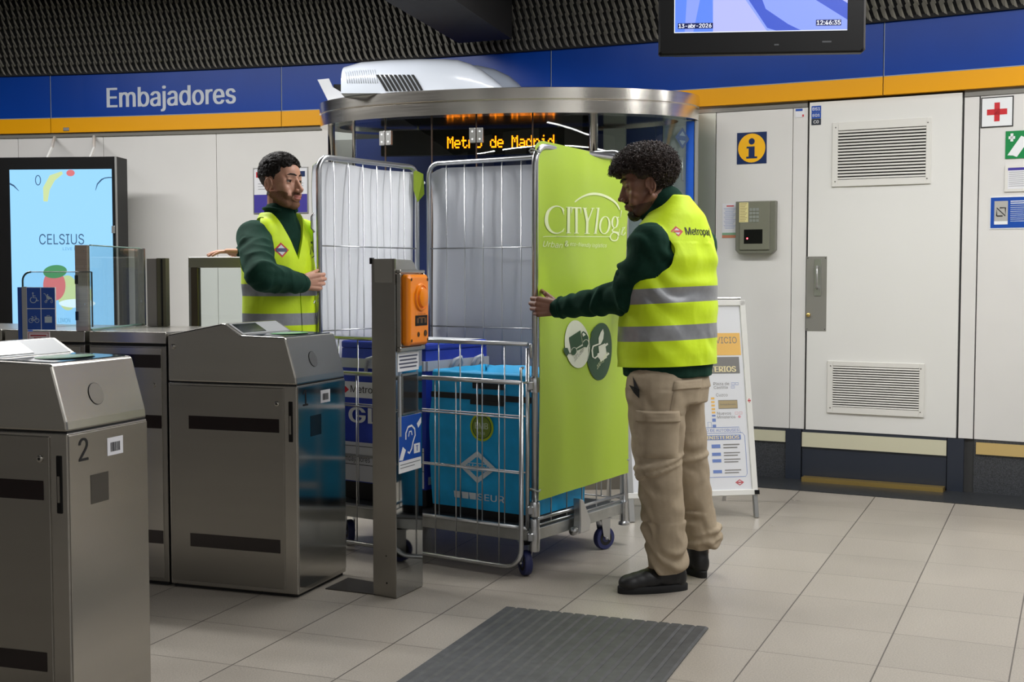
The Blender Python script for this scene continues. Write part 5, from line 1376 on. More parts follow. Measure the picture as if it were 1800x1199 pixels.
def boolean(me, cutters, names='cut'):
    o = bpy.data.objects.new('b', me); COL.objects.link(o); tmp = []
    for cm in cutters:
        c = bpy.data.objects.new('c', cm.mesh('c', [])); COL.objects.link(c); tmp.append(c)
        b = o.modifiers.new('b', 'BOOLEAN'); b.operation = 'DIFFERENCE'; b.object = c; b.solver = 'EXACT'
    dg = bpy.context.evaluated_depsgraph_get(); dg.update()
    out = bpy.data.meshes.new_from_object(o.evaluated_get(dg))
    bpy.data.objects.remove(o)
    for c in tmp: bpy.data.objects.remove(c)
    return out
def bands(me, cuts, origin=V((0, 0, 0))):
    """cut the mesh with planes and give faces between z pairs material 1"""
    bm = bmesh.new(); bm.from_mesh(me)
    for (z0, z1, nrm) in cuts:
        for z in (z0, z1):
            bmesh.ops.bisect_plane(bm, geom=bm.verts[:]+bm.edges[:]+bm.faces[:], plane_co=origin+V((0, 0, z)), plane_no=nrm, dist=1e-5)
    for f in bm.faces:
        c = f.calc_center_median(); f.material_index = 0
        for (z0, z1, nrm) in cuts:
            h = (c-origin).dot(nrm)/nrm.z
            if z0 < h < z1: f.material_index = 1
    bm.to_mesh(me); bm.free(); return me

def hand(m, wrist, d, t, n, curl, spread=.05, s=1.0, thumb=(.8, .5)):
    """d: forearm direction, t: thumb side, n: palm normal; curl: per-finger list of 3 joint bends (radians)"""
    d, t, n = d.normalized(), t.normalized(), n.normalized(); W0 = V(wrist)
    Lp = .088*s; bases = [(.030, .0), (.010, .003), (-.011, .0), (-.030, -.006)]
    m.cap(W0-d*.03, W0+d*.012, .027*s, .026*s)
    for (a, b) in bases:
        k = W0+d*(Lp+b*s)+t*(a*s)-n*.002
        m.cap(W0+d*.012+t*(a*.55*s), k, .0155*s, .0125*s)
    m.cap(W0+d*.02+t*.016*s, W0+d*.05*s+t*.028*s+n*.008, .016*s, .014*s)
    m.cap(W0+d*.03+n*.004, W0+d*.07*s+n*.003, .020*s, .018*s)
    lens = [(.042, .025, .020), (.047, .029, .021), (.044, .027, .020), (.034, .021, .018)]
    for i, (a, b) in enumerate(bases):
        p = W0+d*(Lp+b*s)+t*(a*s); ang = 0.0; c = curl[i] if isinstance(curl[0], (list, tuple)) else curl
        sp_ = t*(spread*(1.5-i))
        for j in range(3):
            ang += c[j]; dr_ = (d*math.cos(ang)+n*math.sin(ang)+sp_*math.cos(ang)).normalized()
            q = p+dr_*(lens[i][j]*s); r0, r1 = (.0098, .0086, .0078)[j]*s, (.0088, .0078, .0066)[j]*s
            if i == 3: r0 *= .88; r1 *= .88
            m.cap(p, q, r0, r1, 12); m.ell(q, r1*1.06, None, 10, 8)
            p = q
    a, b = thumb
    p = W0+d*.028*s+t*.030*s+n*.008; dr_ = (d*math.cos(a)+t*math.sin(a)*.75+n*math.sin(a)*.55).normalized()
    q = p+dr_*.040*s; m.cap(p, q, .0125*s, .0108*s, 12)
    dr2 = (dr_*math.cos(b)+n*math.sin(b)).normalized(); q2 = q+dr2*.030*s; m.cap(q, q2, .0102*s, .0086*s, 12)
    q3 = q2+(dr2*math.cos(.3)+n*math.sin(.3))*.020*s; m.cap(q2, q3, .0090*s, .0072*s, 12)

def head_frame(c, fwd, roll=0.0):
    f = V(fwd).normalized(); r = f.cross(V((0, 0, 1))).normalized(); u = r.cross(f)
    if roll: R = Matrix.Rotation(roll, 3, f); r = R @ r; u = R @ u
    return mk(V(c), r, f, u)
def head_prims(m, H, s=1.0, jaw=1.0, nose=1.0, lid=0.0):
    """adds the closed shapes of a head; H: frame with x right, y forward, z up"""
    R3 = H.to_3x3(); P = lambda x, y, z: H @ V((x*s, y*s, z*s))
    def E_(x, y, z, a, b, c, rx=0.0, rz=0.0, ry=0.0):
        R = R3 @ Matrix.Rotation(rz, 3, 'Z') @ Matrix.Rotation(ry, 3, 'Y') @ Matrix.Rotation(rx, 3, 'X'); m.ell(P(x, y, z), (a*s, b*s, c*s), R, 24, 16)
    def C_(a, b, r0, r1): m.cap(P(*a), P(*b), r0*s, r1*s, 14)
    E_(0, -.012, .048, .0745, .095, .078); E_(0, .012, .030, .068, .078, .070)
    E_(0, .030, -.018, .058, .056, .078); E_(0, .045, .050, .056, .044, .045)      # face, forehead
    E_(0, .032, -.072, .050*jaw, .048, .036); E_(0, .068, -.094, .026*jaw, .020, .019)  # jaw, chin
    for k in (-1, 1):
        C_((k*.055*jaw, -.002, -.045), (k*.030*jaw, .055, -.088), .018, .017)      # jaw line
        E_(k*.040, .056, -.022, .021, .020, .020); E_(k*.030, .063, -.048, .022, .018, .024)  # cheekbone, cheek
        C_((k*.010, .083, .029), (k*.044, .070, .031), .0095, .0085)                # brow
        E_(k*.052, .040, .010, .014, .030, .030)                                   # temple
        E_(k*.032, .0715, .0178-lid, .0165, .0110, .0062+lid*.6, rx=-.3); E_(k*.032, .0705, .0010, .0160, .0095, .0046, rx=.3)  # lids
        E_(k*.0130, .098, -.033, .0085, .0105, .0080)                              # nostril wing
        # ear
        for i in range(9):
            a0, a1 = math.radians(-70+i*32), math.radians(-70+(i+1)*32)
            g = lambda a: (k*(.078+.004*math.cos(a)), -.006-.0165*math.cos(a), -.004+.028*math.sin(a)+.0)
            if i < 8: C_(g(a0), g(a1), .0042, .0042)
        E_(k*.0725, -.004, -.004, .0045, .014, .024); E_(k*.0775, -.002, -.031, .0045, .0060, .0085); C_((k*.079, -.012, .012), (k*.078, -.010, -.016), .0032, .0030)
    C_((0, .083, .020), (0, .104*nose, -.020), .0080, .0090); E_(0, .107*nose, -.028, .0110, .0125, .0100); C_((0, .086, -.010), (0, .092, -.034), .013, .012)
    E_(0, .080, -.060, .028, .015, .022)
    E_(0, .0925, -.0570, .0210, .0085, .0052); E_(0, .0915, -.0675, .0180, .0090, .0062)   # lips
def soften(me, H, s, it=14):
    """evens out the skin of the cheeks, jaw and forehead, leaving eyes, nose, lips and ears crisp"""
    Hi = H.inverted(); bm = bmesh.new(); bm.from_mesh(me); vs = []
    for v in bm.verts:
        c = (Hi @ v.co)/s
        if c.length > .16 or c.y < -.005 or c.z < -.13: continue
        ax_ = abs(c.x)
        if ax_ < .022 and c.y > .070 and -.085 < c.z < .030: continue            # nose, lips
        if ((ax_-.032)/.019)**2+((c.z-.009)/.013)**2 < 1 and c.y > .05: continue  # lids
        if ax_ > .067 and c.y < .022 and c.z > -.045: continue                    # ears
        vs.append(v)
    for _ in range(it): bmesh.ops.smooth_vert(bm, verts=vs, factor=.6, use_axis_x=True, use_axis_y=True, use_axis_z=True)
    bm.to_mesh(me); bm.free(); return me
def eyes(H, par, s=1.0, look=(0, 1, 0), iris=(70, 48, 30)):
    wh = mat('eye_white', (176, 168, 162), .3); ir = mat('iris', iris, .2); pu = mat('pupil', (8, 8, 8), .1)
    for k in (-1, 1):
        m = MB(); c = H @ V((k*.032*s, .0680*s, .0088*s)); L = (H.to_3x3() @ V(look)).normalized(); x = L.orthogonal().normalized(); y = L.cross(x); r = .0128*s; rg = []
        mi = []
        for i in range(15):
            t = math.pi*(.012+.976*(i/14)**1.15); rg.append([c+L*(r*math.cos(t))+x*(r*math.sin(t)*math.cos(a))+y*(r*math.sin(t)*math.sin(a)) for a in [2*math.pi*j/20 for j in range(20)]])
        m.rings(rg)
        m.mi = [(2 if i < 1 else (1 if i < 3 else 0)) for i in range(14) for j in range(20)]+[2, 0]
        m.build('eye', [wh, ir, pu], par, smooth=True)
def lashes(H, par, s, dz=0.0):
    for k in (-1, 1):
        m = MB(); pts = [(k*.0185, .0790, .0100+dz), (k*.025, .0822, .0128+dz), (k*.033, .0818, .0132+dz), (k*.041, .0775, .0115+dz), (k*.046, .0725, .0090+dz)]
        m.tube([H @ (V(p)*s) for p in pts], [.0006*s, .0011*s, .0013*s, .0012*s, .0006*s], 6); m.build('eyelashes', brow_m, par, smooth=True)
def brow(H, par, s, mt, th=.0042):
    for k in (-1, 1):
        m = MB(); pts = [(k*.010, .0945, .0330), (k*.022, .0915, .0375), (k*.036, .0830, .0390), (k*.047, .0735, .0350)]
        m.tube([H @ (V(p)*s) for p in pts], [th*s*.8, th*s, th*s*.9, th*s*.4], 8); m.build('eyebrow', mt, par, smooth=True)
def patch_from(me, H, s, pred, off, mt, name, par, fuzz=0.0):
    """sheet of facial hair lifted from the body surface where pred(local) holds"""
    Hi = H.inverted(); vs = {}; v = []; f = []
    for p in me.polygons:
        c = Hi @ p.center
        if c.length < .2 and pred(c/s):
            row = []
            for i in p.vertices:
                if i not in vs:
                    vs[i] = len(v); q = me.vertices[i]; nz = noise.noise(q.co*260)
                    v.append(q.co+q.normal*(off+fuzz*nz))
                row.append(vs[i])
            f.append(row)
    m = MB(); m.add(v, f)
    return m.build(name, mt, par, smooth=True)

skin_l = noisy(mat('skin_light', (196, 146, 122), .5, coat=.05), 30, .06)
skin_d = noisy(mat('skin_tan', (132, 92, 74), .5, coat=.05), 30, .06)
lip_l = mat('lip_light', (176, 110, 98), .45); lip_d = mat('lip_tan', (112, 70, 60), .45)
for sk in (skin_l, skin_d):
    b = sk.node_tree.nodes['Principled BSDF']; b.inputs['Subsurface Weight'].default_value = .12; b.inputs['Subsurface Radius'].default_value = (.02, .008, .004); b.inputs['Subsurface Scale'].default_value = .4
fleece = noisy(mat('dark_green_fleece', (12, 46, 35), .9, 0, .2), 60, .10, .10, bscale=300)
b_ = fleece.node_tree.nodes['Principled BSDF']; b_.inputs['Sheen Weight'].default_value = .12; b_.inputs['Sheen Roughness'].default_value = .5; b_.inputs['Sheen Tint'].default_value = (.25, .7, .5, 1)
hivis = noisy(mat('hi_vis_yellow', (208, 238, 0), .6), 8, .04, .15, bscale=30)
hb = hivis.node_tree.nodes['Principled BSDF']; hb.inputs['Sheen Weight'].default_value = .1
reflect = noisy(mat('reflective_tape', (148, 150, 154), .35, .3), 30, .10, .1)
khaki = noisy(mat('khaki_cotton', (166, 151, 129), .85, 0, .2), 25, .07, .06, bscale=300)
shoe_b = mat('black_leather', (22, 22, 24), .5); sole_b = mat('black_sole', (14, 14, 15), .75)
hair_b = mat('dark_hair', (30, 22, 18), .55); hair_c = noisy(mat('curly_hair', (44, 31, 25), .6), 40, .5)
brow_m = mat('eyebrow_hair', (30, 22, 18), .8)

def fold(p, amp, fz, fx=7.0, seed=0.0):
    a = noise.noise(V((p.x*fx+seed, p.y*fx, p.z*fz))); b = noise.noise(V((p.x*fx*2+seed, p.y*fx*2+5, p.z*fz*2)))
    return amp*((1-abs(a)*2.2)*.7+b*.35)
def arm_sleeve(m, sh, el, wr, r=(.074, .062, .055, .050)):
    sh, el, wr = V(sh), V(el), V(wr)
    m.cap(sh, el, r[0], r[1], 22); m.cap(el, el.lerp(wr, .55), r[1]*.98, r[2], 22); m.cap(el.lerp(wr, .55), wr, r[2], r[3], 22)
def shoe(toe, heel, par, name='shoe', hgt=.085, laces=True, pitch=0.0):
    toe, heel = V(toe), V(heel); d = (toe-heel); L = d.length; d.normalize(); s = V((-d.y, d.x, 0)).normalized(); u = s.cross(d)*-1
    if u.z < 0: u = -u
    F = mk(heel, d, s, u)
    m = MB(F)
    m.ell((L*.82, 0, .038), (L*.175, .046, .034)); m.ell((L*.70, 0, .042), (L*.22, .045, .038)); m.ell((L*.56, 0, .048), (L*.24, .044, .042)); m.ell((L*.30, 0, .052), (L*.24, .038, .046)); m.ell((L*.12, 0, .055), (L*.11, .036, .050))
    m.cap((L*.20, 0, .06), (L*.20, 0, hgt+.01), .042, .040); m.cap((L*.38, 0, .06), (L*.30, 0, hgt), .036, .036)
    o = link(voxel(m, .004, 12), name, [shoe_b], par)
    n = 40; out = []
    for i in range(n):
        t = 2*math.pi*i/n; x = L*.5+L*.505*math.cos(t); w_ = .0455 if math.cos(t) > 0 else .037
        w_ = .041+.006*math.cos(t-.4); out.append((x, w_*(abs(math.sin(t))**.8)*(1 if math.sin(t) > 0 else -1)))
    m = MB(F); m.rings([[(x*1.0, y, 0) for x, y in out], [(x, y*1.03, .008) for x, y in out], [(x, y*1.02, .024) for x, y in out], [(L*.5+(x-L*.5)*.97, y*.95, .028) for x, y in out]]); m.build('sole', sole_b, o, auto=40)
    if laces:
        m = MB(F)
        for i in range(4): x = L*(.56-.06*i); z = .080+.006*i; m.tube([(x, -.026, z-.010), (x, 0, z+.006), (x+.004, .026, z-.010)], .0028, 6)
        m.tube([(L*.40, 0, .105), (L*.46, .025, .118), (L*.50, .035, .10)], .003, 6); m.tube([(L*.40, 0, .105), (L*.45, -.025, .118), (L*.50, -.04, .098)], .003, 6)
        m.build('laces', sole_b, o, smooth=True)
    return o

def curls(H, s, par, centre, radii, keep, n, mt, cr=.007, tr=.0019, name='hair_curls'):
    m = MB(); random.seed(11); k = 0
    while k < n:
        v = V((random.gauss(0, 1), random.gauss(0, 1), random.gauss(0, 1))).normalized()
        q = V((centre[0]+radii[0]*v.x, centre[1]+radii[1]*v.y, centre[2]+radii[2]*v.z))
        if not keep(q): continue
        k += 1; ax = (v+V((random.uniform(-.6, .6), random.uniform(-.6, .6), random.uniform(-.6, .6)))).normalized(); x = ax.orthogonal().normalized(); y = ax.cross(x)
        q = q*(1+random.uniform(-.05, .05)); ph = random.uniform(0, 6.28); tn = random.uniform(1.2, 2.0); R = cr*random.uniform(.7, 1.35); pts = []
        for i in range(11):
            a = ph+tn*2*math.pi*i/10; pts.append(H @ ((q+ax*(.022*(i/10-.4))+x*(R*math.cos(a))+y*(R*math.sin(a)))*s))
        m.tube(pts, tr*s, 4, caps=False)
    return m.build(name, mt, par, smooth=True)

# ------------------------------------------------------------------ standing man on the right
Zu = V((0, 0, 1))
f = V((-.66, .75, 0)).normalized(); l = V((-f.y, f.x, 0)); r_ = -l
person = None
TC = V((.625, 4.77, 0))
def sec(x, y, z, w, df, db, rr=r_, ff=f): return (V((x, y, z)), rr, ff, w, df, db)
HL = head_frame((.530, 4.79, 1.583), (-.95, .08, -.20)); hs = 1.06
m = MB()
head_prims(m, HL, hs, 1.03, 1.0, .004)
m.cap((.615, 4.79, 1.44), (.560, 4.79, 1.545), .060, .056)
loft(m, [sec(.615, 4.79, .80, .12, .09, .09), sec(.62, 4.78, 1.0, .13, .09, .09), sec(.625, 4.77, 1.25, .15, .09, .10), sec(.625, 4.77, 1.38, .14, .08, .09), sec(.62, 4.78, 1.44, .06, .05, .06)])
shL, elL, wrL = V((.515, 4.66, 1.345)), V((.440, 4.735, 1.150)), V((.190, 4.905, 1.104))
shR, elR, wrR = V((.735, 4.90, 1.345)), V((.66, 5.16, 1.20)), V((.56, 5.36, 1.14))
for a, b, c in ((shL, elL, wrL), (shR, elR, wrR)): m.cap(a, b, .046, .038); m.cap(b, c, .036, .027)
dL = (wrL-elL).normalized(); tL = (V((0, 0, 1))-dL*dL.z).normalized(); nL = dL.cross(tL)
if nL.y < 0: nL = -nL
hd = (dL+nL*-.10+V((0, 0, .10))).normalized()
hand(m, wrL, V((-.965, -.02, .06)), V((.10, 0, 1)), V((.0, 1, 0)), [(.95, 1.25, .6), (1.0, 1.3, .6), (1.05, 1.3, .6), (1.15, 1.3, .6)], .02, 1.0, (.75, .9))
dR = (wrR-elR).normalized(); hand(m, wrR, V((-.2, .95, .05)), V((0, 0, 1)), V((-1, -.2, 0)), (.4, .7, .5), .05, 1.0)
hipL, knL, anL = V((.545, 4.71, .86)), V((.552, 4.70, .52)), V((.617, 4.745, .10))
hipR, knR, anR = V((.665, 4.88, .86)), V((.705, 4.93, .50)), V((.775, 4.985, .10))
for a, b, c in ((hipL, knL, anL), (hipR, knR, anR)): m.cap(a, b, .075, .050); m.cap(b, c, .050, .036)
m.cap(anL, anL+V((-.10, 0, -.05)), .034, .028); m.cap(anR, anR+V((-.04, .09, -.05)), .034, .028)
bm_ = soften(voxel(m, .0028, 3), HL, hs)
person = link(bm_, 'person', [skin_d, lip_d]); tag(person, 'man with curly dark hair, yellow vest and khaki trousers holding the green banner side', 'person')
Hi = HL.inverted(); 
for p in bm_.polygons:
    c = (Hi @ p.center)/hs
    if abs(c.x) < .022 and .088 < c.y < .12 and -.076 < c.z < -.051: p.material_index = 1
eyes(HL, person, hs, (0, .93, -.36)); brow(HL, person, hs, brow_m, .0042); lashes(HL, person, hs, -.0045)
# fleece
m = MB()
loft(m, [sec(.613, 4.785, .845, .185, .150, .145), sec(.614, 4.785, .90, .192, .160, .148), sec(.616, 4.78, 1.02, .188, .165, .142), sec(.622, 4.775, 1.18, .186, .145, .135), sec(.622, 4.775, 1.30, .188, .125, .130), sec(.622, 4.775, 1.38, .170, .105, .115), sec(.622, 4.78, 1.44, .105, .08, .09), sec(.618, 4.785, 1.48, .075, .065, .07)])
m.ell(shL+V((.01, .0, .0)), (.088, .085, .088)); m.ell(shR, (.085, .085, .085))
arm_sleeve(m, shL+V((.012, .0, -.012)), elL, wrL+V((.0, 0, 0)), (.083, .070, .052, .042)); arm_sleeve(m, shR, elR, wrR, (.078, .062, .054, .045))
m.cap((.628, 4.785, 1.43), (.600, 4.788, 1.512), .080, .074)
m.cap((.60, 4.79, 1.46), (.545, 4.79, 1.485), .060, .050)
me = voxel(m, .006, 4)
def fz(p, n):
    dl = (p-elL).length; a = .0035
    if dl < .30: a = .009*(1-dl/.30)+.0035
    q = (p-shL).length
    if p.z > 1.46: a = .002
    d_ = (wrL-elL).normalized(); s_ = (p-elL).dot(d_)
    if s_ > 0 and dl < .33: return a*math.sin(s_*80+6*noise.noise(p*11))*.55+fold(p, .003, 20)
    q2 = (p-shL).length
    if p.z < 1.42 and q2 < .22 and p.x < .62: return .008*math.sin((p.z*1.0+p.x*.55)*62+5*noise.noise(p*7))*noise.noise(p*5+V((3, 1, 2)))*1.6+fold(p, .004, 12, 9)
    return fold(p, a*1.5, 12, 9)
displace(me, fz)
fl = link(me, 'fleece', [fleece], person)
# collar edge
cu = tubes('cuff', [[wrL+dL*-.012+(tL*math.cos(t)+nL*math.sin(t))*.040 for t in [i*math.pi/8 for i in range(17)]]], .007, fl, fleece)
# vest
m = MB()
vsec = [sec(.612, 4.785, .842, .199, .170, .157), sec(.613, 4.785, .93, .203, .176, .160), sec(.615, 4.78, 1.05, .199, .180, .156), sec(.620, 4.775, 1.18, .197, .162, .150), sec(.622, 4.775, 1.30, .198, .140, .146), sec(.622, 4.775, 1.37, .186, .120, .132), sec(.628, 4.775, 1.42, .155, .105, .118), sec(.632, 4.775, 1.465, .122, .09, .105), sec(.628, 4.775, 1.505, .080, .075, .090), sec(.622, 4.775, 1.545, .050, .055, .075)]
loft(m, vsec, 48)
m.ell(shL+V((.035, .03, .020)), (.085, .085, .075)); m.ell(shR+V((-.02, -.02, .02)), (.085, .085, .07))
me = voxel(m, .0055, 8)
def fv(p, n):
    k = 1.0 if p.z < 1.36 else .5
    return k*(fold(p, .0055, 6, 8, 3)+.006*noise.noise(V((p.x*4, p.y*4, p.z*14+2)))+.0035*math.sin((p.z+p.x*.35)*48+6*noise.noise(p*6))*max(0, noise.noise(p*4.5)+.15)*2)+.006*min(1, max(0, (.95-p.z)/.08))*(.5+.5*math.sin(p.x*40+p.y*25))*.6
c1 = MB(); ax = (l*.9+V((0, 0, -.05))+f*.10).normalized(); rt2 = ax.cross(Zu).normalized(); up2 = rt2.cross(ax)
R = Matrix((rt2, up2, ax)).transposed()
pts = [(-.115, .02), (-.098, .070), (-.045, .098), (.0, .098), (.050, .078), (.085, .038), (.105, -.01), (.095, -.07), (.040, -.115), (-.03, -.13), (-.09, -.12), (-.12, -.06)]
def armcut(cen, ax, rt, up, sgn=1):
    c = MB(mk(cen, rt, up, ax)); k = []; n = len(pts)
    for i in range(n):     # catmull
        p0, p1, p2, p3 = V(pts[i-1]), V(pts[i]), V(pts[(i+1) % n]), V(pts[(i+2) % n])
        for t in (0, .25, .5, .75): q = .5*((2*p1)+(p2-p0)*t+(2*p0-5*p1+4*p2-p3)*t*t+(3*p1-p0-3*p2+p3)*t**3); k.append((q.x*sgn, q.y))
    c.prism(k, -.03, .40); return c
cL = armcut(shL+V((.012, .010, -.012)), l, -l.cross(Zu)*-1 if False else (-f), Zu)
cR = armcut(shR+V((-.02, -.02, -.012)), -l, f, Zu, -1)
ck = MB(); ck.cap((.588, 4.79, 1.505), (.49, 4.80, 1.70), .082, .14, 30)
cf = MB(mk(V((.622, 4.775, 1.44)), r_, Zu, -f)); cf.prism([(-.10, .12), (0, -.16), (.10, .12)], -.30, -.02)
me = boolean(me, [cL, cR, ck, cf])
displace(me, fv)
bmx = bmesh.new(); bmx.from_mesh(me); bmesh.ops.bisect_plane(bmx, geom=bmx.verts[:]+bmx.edges[:]+bmx.faces[:], plane_co=V((.62, 4.78, .884)), plane_no=V((-.03, .03, 1)).normalized(), clear_inner=True); bmx.to_mesh(me); bmx.free()
bands(me, [(1.128, 1.186, V((-.05, .02, 1)).normalized()), (.985, 1.043, V((-.04, .02, 1)).normalized())], V((.62, 4.78, 0)))
vest = link(me, 'vest', [hivis, reflect], person); vest.data.set_sharp_from_angle(angle=math.radians(50))
# print on the back of the vest, laid on the cloth
def cast_art(me, F, build, mats, name, par, off=.0012):
    """planar artwork drawn in frame F is dropped along -z of F onto the mesh"""
    bvh = BVHTree.FromPolygons([v.co.copy() for v in me.vertices], [list(p.vertices) for p in me.polygons])
    m = MB(); build(m); dr_ = -F.col[2].to_3d().normalized(); out = []
    for p in m.v:
        q = F @ V((p.x, p.y, 0)); h, n, i, dd_ = bvh.ray_cast(q, dr_, .6)
        out.append((h-dr_*(off+p.z)) if h else None)
    keep = [k for k, fc in enumerate(m.f) if all(out[i] is not None for i in fc)]
    m.f = [m.f[k] for k in keep]; m.mi = [m.mi[k] for k in keep]
    m.v = [o_ if o_ is not None else V((0, 0, 0)) for o_ in out]
    used = sorted({i for fc in m.f for i in fc}); re_ = {a: b for b, a in enumerate(used)}
    m.v = [m.v[i] for i in used]; m.f = [[re_[i] for i in fc] for fc in m.f]
    return m.build(name, mats, par)
F = vframe(tuple(V((.622, 4.775, 0))-f*.40+V((0, 0, 1.40))), (.75, .66))
F = mk(V((.622, 4.775, 1.40))-f*.40, r_, Zu, -f)
def metropaq(m):
    m.m = 1; m.poly([(-.118, 0), (-.094, -.020), (-.070, 0), (-.094, .020)], 0); m.m = 2; m.poly([(-.109, 0), (-.094, -.013), (-.079, 0), (-.094, .013)], .0006); m.m = 1; m.rect(-.108, -.004, -.080, .004, .001)
    m.m = 0; m.text('Metropaq', -.060, -.002, w=.150, h=.036, align='L', bold=.01); m.m = 1; m.disc(.094, .014, .004, z=0, n=10)
cast_art(me, F, metropaq, [black_ink, red_sign, paper], 'lettering', vest)
F = mk(V((.622, 4.775, .93))-f*.15-l*-.0+l*.30-f*.1, (-l).cross(Zu)*-1 if False else -f, Zu, l)
# trousers
m = MB()
loft(m, [sec(.612, 4.79, .74, .16, .115, .145), sec(.612, 4.79, .80, .175, .13, .15), sec(.612, 4.785, .845, .172, .128, .135), sec(.612, 4.785, .90, .150, .11, .11)])
def leg(m, hip, kn, an, r):
    m.cap(hip, hip.lerp(kn, .5), r[0], r[1], 24); m.cap(hip.lerp(kn, .5), kn, r[1], r[2], 24); m.cap(kn, kn.lerp(an, .5), r[2], r[3], 24); m.cap(kn.lerp(an, .5), an+V((0, 0, .02)), r[3], r[4], 24)
leg(m, hipL+V((.012, .0, -.05)), knL+V((.012, 0, 0)), anL+V((-.006, .005, .0)), (.118, .108, .094, .080, .078))
leg(m, hipR+V((-.01, .0, -.05)), knR, anR+V((.002, 0, .045)), (.112, .100, .086, .076, .076))
# zip-off knee seams and turned hems as raised rolls
def ring(c, r, ax, n=24, wob=0.0):
    ax = V(ax).normalized(); x = ax.orthogonal().normalized(); y = ax.cross(x); return [V(c)+(x*math.cos(t)+y*math.sin(t))*(r*(1+wob*math.sin(3*t))) for t in [2*math.pi*i/n for i in range(n)]]
m.tube(ring(knL+V((.012, 0, -.03)), .092, (-.32, 0, 1)), .011, 8, closed=True); m.tube(ring(knL+V((.012, 0, -.005)), .095, (-.32, 0, 1)), .012, 8, closed=True)
m.tube(ring(knR+V((0, 0, .0)), .084, (-.2, 0, 1)), .011, 8, closed=True)
m.tube(ring(anR+V((.002, 0, .050)), .073, (-.15, 0, 1)), .012, 8, closed=True); m.tube(ring(anR+V((.002, 0, .088)), .077, (-.15, 0, 1)), .009, 8, closed=True)
me = voxel(m, .0055, 4)
def ft(p, n):
    a = .004
    z = p.z
    if z < .28: a = .011
    elif z < .62: a = .006
    w_ = noise.noise(V((p.x*7, p.y*7, z*6)))
    g = max(0, noise.noise(V((p.x*9+4, p.y*9, z*7)))+.25)
    if z > .80: return fold(p, .002, 9, 10, 2)
    sl = p.x*40-p.y*18
    return a*math.sin(z*(78 if z < .28 else 46)+sl+7*w_)*g*1.3+fold(p, a*.6, 10, 12, 2)-.004*max(0, math.sin(p.x*30+z*14+3*w_))**6
displace(me, ft)
cut = MB(); cut.box(.3, .70, 4.5, 4.86, -.1, .072)
cut2 = MB(); cut2.box(.70, 1.1, 4.8, 5.3, -.1, .115)
me = boolean(me, [cut, cut2])
tr = link(me, 'trousers', [khaki], person)
def pocket(F, outline, name, par, me, off=.010, mats=None, rnd=.0):
    """stitched pocket: filled outline subdivided, dropped on the cloth, with thickness"""
    bm = bmesh.new(); x0 = min(p[0] for p in outline); x1 = max(p[0] for p in outline); y0 = min(p[1] for p in outline); y1 = max(p[1] for p in outline); n = 14
    bvh = BVHTree.FromPolygons([v.co.copy() for v in me.vertices], [list(p.vertices) for p in me.polygons]); dr_ = -F.col[2].to_3d().normalized(); g = []
    a, b, c, d = [V(p) for p in outline]      # quad corners bl br tr tl
    for j in range(n+1):
        for i in range(n+1):
            u, v = i/n, j/n; q = (a*(1-u)+b*u)*(1-v)+(d*(1-u)+c*u)*v
            q3 = F @ V((q.x, q.y, 0)); h, nn_, ix, dd_ = bvh.ray_cast(q3, dr_, .6)
            if h is None: h = q3+dr_*.12
            e = min(u, 1-u, v, 1-v); g.append(h-dr_*(off*min(1, e*9+.15)+.0015*noise.noise(V((u*4, v*4, off*99)))))
    mm = MB(); mm.add(g, [[j*(n+1)+i, j*(n+1)+i+1, (j+1)*(n+1)+i+1, (j+1)*(n+1)+i] for j in range(n) for i in range(n)])
    return mm.build(name, mats or khaki, par, smooth=True)
cam_n = V((0, -1, 0))
def pxq(pts, Y): return [at(x, y, Y) for x, y in pts]
def pocket_px(pts, name, off, Y=4.25):
    q = pxq(pts, Y); F = mk(V((0, Y, 0)), V((1, 0, 0)), Zu, V((0, -1, 0))); 
    return pocket(F, [(p.x, p.z) for p in q], name, tr, tr.data, off)
# pockets stand on the left thigh and seat
def P6(x, y): return (1060+x/2.553, 600+y/2.553)
def side_pocket(c0, w, h, name, off=.012, skew=0.0, dirn=None):
    dirn = dirn or V((.15, -1, 0)).normalized(); rt3 = Zu.cross(dirn).normalized(); F = mk(V(c0)+dirn*.25, rt3, Zu, dirn)
    return pocket(F, [(-w/2, -h/2), (w/2, -h/2), (w/2+skew, h/2), (-w/2+skew, h/2)], name, tr, tr.data, off)
k_ = 4.70
side_pocket((.548, 4.70, .618), .155, .155, 'cargo_pocket', .014); side_pocket((.545, 4.70, .700), .165, .045, 'pocket_flap', .022)
side_pocket((.640, 4.72, .762), .125, .125, 'seat_pocket', .010, .02); side_pocket((.655, 4.72, .818), .135, .036, 'pocket_flap', .017, .01)
m = MB(); q = [P6(108, 155), P6(125, 150), P6(150, 205), P6(150, 245), P6(128, 222), P6(110, 190)]
Fq = mk(V((0, 4.3, 0)), V((1, 0, 0)), Zu, V((0, -1, 0)))
pq = [at(x, y, 4.72) for x, y in q]
cast_art(tr.data, Fq, lambda m: m.add([(sum(p.x for p in pq)/6, sum(p.z for p in pq)/6, 0)]+[(p.x, p.z, 0) for p in pq], [[0, 1+i, 1+(i+1) % 6] for i in range(6)]), [black_m], 'pocket_opening', tr, .009)
shoe(V((.413, 4.700, .0)), V((.690, 4.760, 0)), person, 'shoe', .085)
shoe(V((.700, 5.195, .0)), V((.785, 4.930, 0)), person, 'shoe', .115)
